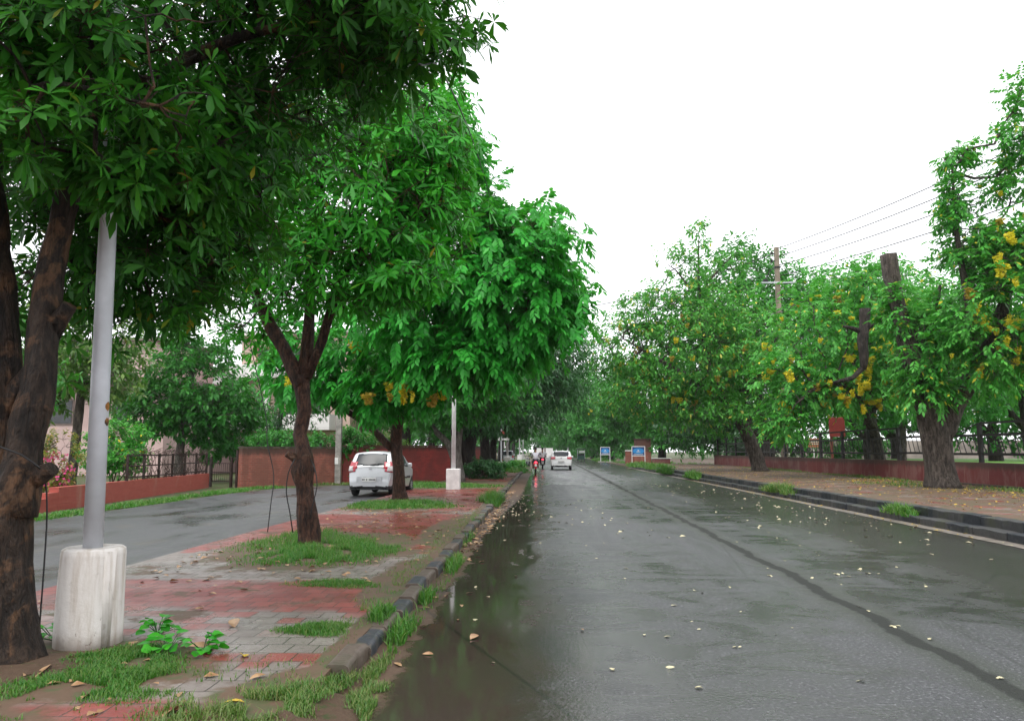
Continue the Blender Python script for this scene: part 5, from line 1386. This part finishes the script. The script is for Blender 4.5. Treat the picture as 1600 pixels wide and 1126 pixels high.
white_parts = [
    ('rear_window', lambda C, N: (C[:, 1] > .10) & (C[:, 1] < .46) & (C[:, 2] > 1.07) & (C[:, 2] < 1.41) & (np.abs(C[:, 0]) < .60 - (C[:, 2] - 1.0) * .10) & (N[:, 1] < -.2), M['carglass'], .008),
    ('side_window', lambda C, N: side(C, N) & (C[:, 2] > 1.0) & (C[:, 2] < 1.35) & (C[:, 1] > .7) & (C[:, 1] < 2.3 - (C[:, 2] - .96) * .9), M['carglass'], .006),
    ('windscreen', lambda C, N: (C[:, 1] > 2.1) & (C[:, 1] < 2.75) & (np.abs(C[:, 0]) < .6) & (C[:, 2] > 1.04) & (N[:, 2] > .3), M['carglass'], .006),
    ('tail_light', lambda C, N: (C[:, 2] > .84) & (C[:, 2] < 1.02) & (C[:, 1] < .34) & (C[:, 0] > .47), M['tail'], .010),
    ('tail_light', lambda C, N: (C[:, 2] > .84) & (C[:, 2] < 1.02) & (C[:, 1] < .34) & (C[:, 0] < -.47), M['tail'], .010),
    ('bumper_trim', lambda C, N: (C[:, 2] > .22) & (C[:, 2] < .34) & (C[:, 1] < .5), M['blackplastic'], .008),
]
wc = car('white_car', 'white hatchback driving away along the middle of the wet road', (1.62, 61.5, 0), R(-1), L2, 1.69, hp2, .80, .96, (.66, 3.1, .29), M['carwhite'], white_parts, plate=(.66, .5, .12))
q = MB(); ell(q, 0, .02, .93, .07, .05, .03, 16); q.build('emblem', M['alloy'], wc)
q = MB(); q.bbox((.55, .62, 1.62), (.05, .05, .24), .01); q.build('aerial', M['carwhite'], wc)
vanparts = [
    ('rear_window', lambda C, N: (C[:, 1] > .04) & (C[:, 1] < .5) & (C[:, 2] > 1.0) & (C[:, 2] < 1.42) & (np.abs(C[:, 0]) < .6) & (N[:, 1] < -.2), M['carglass'], .008),
    ('tail_light', lambda C, N: (C[:, 2] > .7) & (C[:, 2] < .95) & (C[:, 1] < .3) & (np.abs(C[:, 0]) > .6), M['tail'], .010),
    ('bumper_trim', lambda C, N: (C[:, 2] > .22) & (C[:, 2] < .44) & (C[:, 1] < .5), M['blackplastic'], .008)]
car('parked_car', 'small pale parked car far off behind the lamp posts on the left', (-3.75, 84, .02), R(3), L2, 1.69, hp2, .82, .96, (.66, 3.1, .29), M['silver'], vanparts)

# ------------------------------------------------------------------ people and two-wheelers
M['skin'] = plain("brown_skin", (.22, .115, .07), .55, .15, 6)
M['hair'] = plain("black_hair", (.008, .007, .007), .5)
M['shirt_grey'] = plain("pale_grey_shirt", (.52, .52, .58), .8, .15, 6)
M['shirt_white'] = plain("white_shirt", (.70, .70, .72), .8, .15, 6)
M['trouser'] = plain("dark_trousers", (.03, .032, .045), .8, .2, 6)
M['scooter_red'] = paint("red_scooter_paint", (.42, .012, .02), 0, .28)
M['bike_black'] = paint("black_bike_paint", (.02, .02, .024), 0, .3)

def skin_obj(name, chains, mat, parent, sub=2):
    """chains: list of [(x,y,z,r)...]; points shared by coordinates join"""
    vs, es, rs, ix = [], [], [], {}
    for ch in chains:
        pr = None
        for (x, y, z, r) in ch:
            k = (round(x, 3), round(y, 3), round(z, 3))
            if k not in ix: ix[k] = len(vs); vs.append((x, y, z)); rs.append(r)
            if pr is not None and pr != ix[k]: es.append((pr, ix[k]))
            pr = ix[k]
    me = bpy.data.meshes.new(name); me.from_pydata(vs, es, []); me.materials.append(mat)
    o = link(bpy.data.objects.new(name, me), parent)
    md = o.modifiers.new('skin', 'SKIN'); md.use_smooth_shade = True
    if not me.skin_vertices: 
        bpy.context.view_layer.objects.active = o
    for i, sv in enumerate(me.skin_vertices[0].data):
        r = rs[i]; sv.radius = r if isinstance(r, tuple) else (r, r); sv.use_root = i == 0
    sd = o.modifiers.new('sub', 'SUBSURF'); sd.levels = sub; sd.render_levels = sub
    return o

def rider(loc, rz, label, shirt, trouser, helmet=None, lean=.0, feet=.26, seat=.78, hand_y=.62, hand_z=.98):
    """person astride, facing +y; origin on the ground below the seat"""
    o = empty('person', loc, rz, label, 'person')
    hp_ = (0, 0, seat + .10); ch = (0, .07 + lean, seat + .50); nk = (0, .10 + lean, seat + .66); hd = (0, .14 + lean, seat + .80)
    arms, legs = [], []
    for s in (-1, 1):
        sh = (s * .19, .08 + lean, seat + .55); el = (s * .30, .26 + lean, seat + .30); wr = (s * .31, hand_y - .08, hand_z); hn = (s * .31, hand_y + .02, hand_z + .01)
        arms.append([(*ch, (.15, .11)), (*sh, .06), (*el, .045), (*wr, .032), (*hn, .036)])
        kn = (s * .20, .40, seat - .06); an = (s * .17, .26, feet + .07); toe = (s * .18, .44, feet + .03)
        legs.append([(*hp_, (.15, .12)), (s * .12, .05, seat + .06, .095), (*kn, .068), (*an, .045), (*toe, .038)])
    skin_obj('body', [[(*hp_, (.14, .11)), (0, .02, seat + .28, (.135, .10)), (*ch, (.15, .11)), (*nk, .055), (*hd, (.082, .10)), (0, .14 + lean, seat + .91, (.075, .09))]] + arms + legs, M['skin'], o)
    # nose, ears
    sl = []
    for s in (-1, 1):
        sh = (s * .19, .08 + lean, seat + .55); el = (s * .30, .26 + lean, seat + .30)
        sl.append([(*ch, (.175, .135)), (*sh, .078), ((sh[0] + el[0]) / 2, (sh[1] + el[1]) / 2, (sh[2] + el[2]) / 2, .066), (el[0], el[1], el[2], .06)])
    skin_obj('shirt', [[(0, -.01, seat + .06, (.17, .14)), (0, .02, seat + .28, (.16, .125)), (*ch, (.175, .135)), (0, .09 + lean, seat + .60, .085)]] + sl, shirt, o)
    tl = []
    for s in (-1, 1):
        kn = (s * .20, .40, seat - .06); an = (s * .17, .27, feet + .10)
        tl.append([(*hp_, (.165, .13)), (s * .12, .05, seat + .06, .11), (*kn, .082), (*an, .062)])
    skin_obj('trousers', tl, trouser, o)
    for s in (-1, 1):
        q = MB(); q.bbox((s * .18, .36, feet + .035), (.10, .27, .09), .03); q.build('shoe', M['blackplastic'], o)
    hx = MB()
    n = 16; prof = [(.100 * math.cos(a), .118 * math.sin(a)) for a in np.linspace(-.35, math.pi / 2 - .05, 8)]
    hx.lathe([(r * (1.12 if helmet else 1.0), z * (1.12 if helmet else 1.0)) for r, z in prof], c=(0, .125 + lean, seat + .87), n=n)
    hx.build('helmet' if helmet else 'hair', helmet or M['hair'], o, True)
    return o

def two_wheeler(name, label, loc, rz, mat, scooter=True, lit=True, cat='scooter'):
    o = empty(name, loc, rz, label, cat)
    wr = .23 if scooter else .29; yb, yf = -.42, .82
    for y in (yb, yf):
        wo = empty('wheel', (0, y, wr)); wo.parent = o
        t = MB(); t.lathe([(wr * .68, -.045), (wr * .92, -.05), (wr, -.02), (wr, .02), (wr * .92, .05), (wr * .68, .045)], n=24, axis='X'); t.build('tyre', M['tyre'], wo, True)
        t = MB(); t.lathe([(wr * .69, -.03), (wr * .4, -.02), (wr * .15, -.05), (wr * .15, .05), (wr * .4, .02), (wr * .69, .03)], n=20, axis='X'); t.build('rim', M['alloy'], wo)
    if scooter:
        skin_obj('body', [[(0, -.66, .64, (.17, .15)), (0, -.38, .58, (.24, .20)), (0, 0, .50, (.22, .19)), (0, .15, .38, (.16, .10)), (0, .42, .30, (.17, .05)), (0, .55, .45, (.20, .05)), (0, .62, .80, (.17, .06)), (0, .60, .98, (.10, .06))]], mat, o)
        skin_obj('front_mudguard', [[(0, .60, .46, (.07, .04)), (0, .85, .50, (.08, .03)), (0, 1.02, .38, (.06, .02))]], mat, o)
    else:
        skin_obj('tank', [[(0, .02, .72, (.10, .09)), (0, .25, .80, (.14, .11)), (0, .48, .82, (.10, .09))]], mat, o)
        skin_obj('engine', [[(0, .30, .30, .12), (0, .12, .42, .15), (0, .20, .60, .10)]], M['blackplastic'], o)
        skin_obj('tail', [[(0, -.1, .70, .08), (0, -.5, .76, .07), (0, -.72, .80, .04)]], mat, o)
        q = MB(); q.tube([(.13, .2, .25), (.15, -.2, .27), (.15, -.62, .34)], [.03, .04, .045], 8); q.build('exhaust', M['alloy'], o)
    skin_obj('seat', [[(0, -.62, .80, (.12, .035)), (0, -.3, .79, (.14, .045)), (0, .05, .74, (.11, .035))]], M['blackplastic'], o)
    q = MB()
    for s in ((0,) if scooter else (-.09, .09)): q.tube([(s, yf, wr), (s * .9, .62, .92)], .028, 8)
    q.build('fork', M['alloy'], o)
    q = MB(); q.tube([(-.33, .52, 1.0), (-.18, .60, 1.03), (.18, .60, 1.03), (.33, .52, 1.0)], .017, 8); q.build('handlebar', M['blackplastic'], o)
    for s in (-1, 1):
        q = MB(); q.tube([(s * .22, .60, 1.03), (s * .30, .60, 1.22)], .008, 6); ell(q, s * .33, .60, 1.25, .07, .05, .02, 14); q.build('mirror', M['blackplastic'], o)
    q = MB(); q.lathe([(.03, .0), (.075, .04), (.08, .09), (.02, .10)], c=(0, .62, .93), n=14, axis='Y'); q.build('headlight', M['lens'], o)
    q = MB(); q.bbox((0, -.83 if scooter else -.77, .71 if scooter else .80), (.15, .05, .08), .015); q.build('tail_light', M['tail_lit'] if lit else M['tail'], o)
    q = MB(); q.bbox((0, -.83 if scooter else -.78, .50), (.17, .02, .17), .01); q.build('number_plate', M['plate'], o)
    q = MB(); q.box((0, -.70, .40), (.16, .03, .30), 0, -.25); q.build('rear_mudguard', mat if scooter else M['blackplastic'], o)
    return o
two_wheeler('scooter', 'red scooter with lit tail lamp ridden along the left of the road', (-.37, 55.2, 0), R(1), M['scooter_red'])
rider((-.37, 55.0, 0), R(1), 'rider in a pale grey shirt on the red scooter', M['shirt_grey'], M['trouser'], None, .10, .30, .78)
two_wheeler('motorcycle', 'darker motorcycle just ahead of the red scooter', (.14, 64.5, 0), R(1), M['scooter_red'], False, True, 'motorcycle')
rider((.14, 64.3, 0), R(1), 'rider in a white shirt with dark hair on the motorcycle ahead', M['shirt_white'], M['trouser'], None, .06, .34, .80)
two_wheeler('motorcycle', 'dark parked motorcycle at the left road edge past the scooter', (-1.15, 71.0, 0), R(172), M['bike_black'], False, False, 'motorcycle')
two_wheeler('motorcycle', 'black parked motorcycle on the pavement before the concrete drum post', (-3.5, 57.0, .06), R(60), M['bike_black'], False, False, 'motorcycle')

# electric rickshaw far down the road
rk = empty('rickshaw', (5.5, 106, 0), R(-4), 'dark green battery rickshaw far down the right of the road', 'rickshaw')
M['rkgreen'] = plain("dark_green_rickshaw_paint", (.03, .09, .07), .4, .3, 4)
M['canvas'] = plain("rickshaw_canopy", (.10, .14, .10), .7, .3, 4)
for (x, y) in ((-.45, .3), (.45, .3), (0, 2.2)):
    wo = empty('wheel', (x, y, .25)); wo.parent = rk
    t = MB(); t.lathe([(.15, -.05), (.24, -.05), (.25, 0), (.24, .05), (.15, .05)], n=18, axis='X'); t.build('tyre', M['tyre'], wo, True)
    t = MB(); t.lathe([(.15, -.03), (.05, -.05), (.05, .05), (.15, .03)], n=14, axis='X'); t.build('rim', M['alloy'], wo)
q = MB(); q.bbox((0, .95, .38), (1.0, 1.8, .16), .03); q.bbox((0, .1, .62), (.98, .08, .36), .02); q.bbox((0, 2.0, .75), (.5, .5, .7), .1); q.build('body', M['rkgreen'], rk)
q = MB(); q.lathe([(.62, 1.62), (.60, 1.72), (.45, 1.80), (.05, 1.83)], c=(0, .4, 0), n=20); q.bbox((0, 1.0, 1.70), (1.1, 2.3, .12), .04); q.build('canopy', M['canvas'], rk)
q = MB(); q.bbox((.12, .04, 1.34), (.80, .03, .30), .01); q.build('rear_panel', M['white'], rk)
for x in (-.48, .48):
    for y in (.08, 1.9):
        q = MB(); q.tube([(x, y, .42), (x, y, 1.68)], .022, 6); q.build('pillar', M['lampgrey'], rk)
q = MB(); q.bbox((0, .55, .62), (.9, .4, .18), .03); q.bbox((0, .38, .86), (.9, .08, .4), .03); q.build('seat', M['blackplastic'], rk)

# ------------------------------------------------------------------ fallen leaves and petals
M['petal'] = plain("pale_fallen_petal", (.58, .53, .33), .5, .2, 9)
M['leaf_fallen'] = plain("fallen_tan_leaf", (.42, .27, .15), .5, .5, 12, col2=(.24, .13, .06))
M['leaf_yellow'] = plain("fallen_yellow_leaf", (.62, .42, .03), .45, .4, 9)
def litter_mesh(seed, mat, L, W, curl, n=1):
    g = np.random.default_rng(seed); parts = []
    for k in range(n):
        rows = [(0, .08), (.2, .7), (.45, 1.0), (.75, .7), (1, .05)]
        a = g.uniform(0, 6.28); D = np.array([[math.cos(a), math.sin(a), .12]]); Nn = np.array([[g.normal(0, .2), g.normal(0, .2), 1.]])
        parts.append(leaves_geo(np.array([[-.3 * L * math.cos(a), -.3 * L * math.sin(a), .006]]), D, Nn, np.array([L]), np.array([W]), rows, curl, .10))
    V, Q = join_geo(parts); o = np_mesh('litter', V, Q, mat); V2 = o.data; bpy.data.objects.remove(o)
    zmin = min(v.co.z for v in V2.vertices)
    for v in V2.vertices: v.co.z += .003 - zmin
    return V2
PET = [litter_mesh(i, M['petal'], .034 + .011 * (i % 3), .011 + .004 * (i % 2), .15, 1 + i % 3) for i in range(6)]
TAN = [litter_mesh(20 + i, M['leaf_fallen'], .10 + .03 * (i % 3), .022 + .008 * (i % 2), .2 + .2 * (i % 2)) for i in range(5)]
YEL = [litter_mesh(40 + i, M['leaf_yellow'], .11, .033, .4) for i in range(2)]
def litter(name, meshes, x, y, z, label, group, cat, s=1.0):
    o = link(bpy.data.objects.new(name, meshes[rng.integers(0, len(meshes))]))
    o.location = (x, y, z); o.rotation_euler = (rng.normal(0, .12), rng.normal(0, .12), rng.uniform(0, 6.28)); q = s * rng.uniform(.75, 1.3); o.scale = (q, q, q)
    return tag(o, label, cat, group)
# individually: the near ones
for i in range(120):
    y = rng.uniform(4.2, 15); x = rng.uniform(-.8, 4.4) if rng.uniform() < .62 else rng.uniform(3, 7.3)
    if y > 8 and rng.uniform() < .35: continue
    litter('fallen_petal', PET, x, y, .003, 'pale fallen petal lying on the wet road', 'fallen petals on the wet road', 'petal')
for i in range(18):
    y = rng.uniform(5.5, 12); litter('fallen_leaf', TAN, rng.uniform(-1.25, -.75), y, .004, 'tan fallen leaf in the silt along the left kerb', 'leaves along the left kerb', 'leaf', .7)
for (x, y, m, s, lb) in ((-.55, 6.6, TAN, 1.1, 'curled tan leaf floating on the brown puddle'), (.35, 6.9, TAN, .6, 'small curled dark leaf on the lane near the camera'), (-2.55, 6.5, TAN, 1.3, 'long pale leaf on the pavers beside the white lamp base'),
                         (-2.1, 5.55, YEL, 1.0, 'yellow leaf lying alone on the red and grey pavers'), (-2.45, 5.75, TAN, 1.4, 'large tan leaf standing up in the weed by the lamp base'), (-3.25, 5.05, TAN, 1.4, 'pale leaf at the foot of the forked tree'),
                         (-1.75, 4.55, YEL, 1.2, 'bright yellow leaf in the grass at the kerb end'), (-1.3, 4.75, YEL, 1.1, 'yellow leaf on the soil beside the kerb end'), (-2.05, 4.35, TAN, 1.2, 'pale leaf on the red pavers at the bottom edge')):
    litter('fallen_leaf', m, x, y, .105 if x < -1.5 else .01, lb, None, 'leaf', s)
for i in range(38):
    x = rng.uniform(-4.9, -1.7); y = rng.uniform(4.2, 10.5)
    litter('fallen_leaf', TAN, x, y, .108, 'small tan leaf on the left pavement', 'leaves scattered on the left pavement', 'leaf', .75)
def litter_stuff(name, label, spots, mat, L=.06):
    P = np.vstack([np.stack([rng.uniform(x0, x1, n), rng.uniform(y0, y1, n) if not cl else np.clip(rng.normal((y0 + y1) / 2, (y1 - y0) / 4, n), y0, y1), np.full(n, z)], 1) for (x0, x1, y0, y1, z, n, cl) in spots])
    n = len(P); a = rng.uniform(0, 6.28, n); D = np.stack([np.cos(a), np.sin(a), rng.uniform(0, .35, n)], 1)
    Ls = rng.uniform(.6, 1.4, n) * L
    V, Q = leaves_geo(P, D, np.array([0, 0, 1.]) + rng.normal(0, .25, (n, 3)), Ls, Ls * .33, LAN, .4, .1)
    o = np_mesh(name, V, Q, mat); return tag(o, label, None, None, 'stuff')
litter_stuff('petal_litter', 'pale petals strewn over the far parts of the road', [(-1.2, 1.6, 15, 27, .004, 80, 0), (-1.2, -.2, 18, 24, .004, 50, 0), (4.3, 7.6, 15, 36, .004, 95, 0), (.8, 4.4, 14, 30, .004, 24, 0), (5.6, 7.8, 13, 22, .004, 40, 0)], M['petal'], .075)
litter_stuff('leaf_litter', 'tan leaves drifted along the left kerb', [(-1.28, -1.0, 11, 30, .004, 330, 0), (-1.4, -.9, 17, 24, .006, 120, 0), (-4.8, -1.6, 8.5, 24, .105, 420, 0), (-4.6, -1.6, 24, 33, .105, 120, 0), (-4.6, -2.0, 4.0, 6.0, .106, 60, 0)], M['leaf_fallen'], .075)
litter_stuff('petal_litter', 'yellow petals strewn on the right footpath', [(12, 15.1, 18, 34, .325, 1100, 0), (8.6, 15, 15, 60, .325, 1400, 0), (7.6, 8.0, 14, 40, .01, 160, 0)], M['leaf_yellow'], .06)
def weed(x, y, label):
    o = empty('weed', (x, y, .1), 0, label, 'weed')
    n = 26; a = rng.uniform(0, 6.28, n); rr = rng.uniform(.02, .13, n)
    P = np.stack([rr * np.cos(a), rr * np.sin(a), rng.uniform(.03, .12, n)], 1); D = np.stack([np.cos(a), np.sin(a), rng.uniform(-.1, .5, n)], 1)
    V, Q = leaves_geo(P, D, np.array([0, 0, 1.]) + rng.normal(0, .3, (n, 3)), rng.uniform(.06, .10, n), rng.uniform(.025, .04, n), [(0, .2), (.3, .9), (.65, 1), (1, .2)], .2, .2)
    np_mesh('foliage', V, Q, M['leaf_mid'], o)
    q = MB()
    for p in P[:14]: q.tube([(0, 0, 0), tuple(p)], .003, 4, False)
    q.build('stem', M['leaf_deep'], o)
for x, y, lb in ((-2.72, 5.7, 'round leaved weed on the pavers right of the lamp base'), (-2.45, 5.68, 'round leaved weed with a tan leaf standing in it'), (-3.05, 6.2, 'dark weed close against the right of the lamp base'), (-3.72, 5.95, 'dark weed between the forked tree and the lamp base')):
    weed(x, y, lb)
# low planting that closes the far side of the park
for i, (x, y, rx, z, lb) in enumerate(((20.5, 74, 4.0, 1.9, 'dark bushes behind the fence, nearest the road'), (28, 73, 4.5, 2.2, 'dark bushes across the park behind the red board'))):
    shrub('park_bush', lb, [(x, y, z, rx, 1.4, z * .9, 70, 9)], 'spray', M['leaf_deep'] if i % 2 == 0 else M['leaf_far'], .36, 2, (x, y, .3), cat='bush')

# the damp air after the rain: one even, thin box of haze round everything
def haze():
    m = bpy.data.materials.new("damp_air"); m.use_nodes = True; t = m.node_tree; t.nodes.clear()
    v = t.nodes.new("ShaderNodeVolumePrincipled"); v.inputs['Color'].default_value = (.92, .94, .96, 1); v.inputs['Density'].default_value = HAZE; v.inputs['Anisotropy'].default_value = .2
    o = t.nodes.new("ShaderNodeOutputMaterial"); t.links.new(v.outputs[0], o.inputs['Volume'])
    q = MB(); q.box((0, 300, 14), (900, 860, 32)); return q.build('haze', m, kind='stuff')
HAZE = .00022
haze()
# bare silt heaped where the kerb has sunk at the near end
def mound(name, cx, cy, rx, ry, h, z, mat):
    vs, fs, n, m = [], [], 28, 10
    for j in range(m + 1):
        t = j / m
        for i in range(n):
            a = 2 * math.pi * i / n
            x = cx + rx * t * math.cos(a) * (1 + .18 * math.sin(3 * a + 1)); y = cy + ry * t * math.sin(a) * (1 + .12 * math.cos(2 * a))
            vs.append((x, y, z + h * (1 - t * t) * (1 + .5 * mnoise.noise(Vector((x * 6, y * 6, 0)))) - (.03 if j == m else 0)))
    for j in range(m):
        fs += [(j * n + i, j * n + (i + 1) % n, (j + 1) * n + (i + 1) % n, (j + 1) * n + i) for i in range(n)]
    q = MB(); q.add(vs, fs); return q.build(name, mat, smooth=True, kind='structure')
M['silt'] = soil_mat("kerb_silt", (.055, .032, .02), (.12, .078, .05), (.05, .08, .022), .60, 6)
mound('soil', -1.36, 4.3, .30, .95, .115, 0, M['silt'])
mound('soil', -3.66, 5.2, .75, .6, .05, .085, M['silt'])
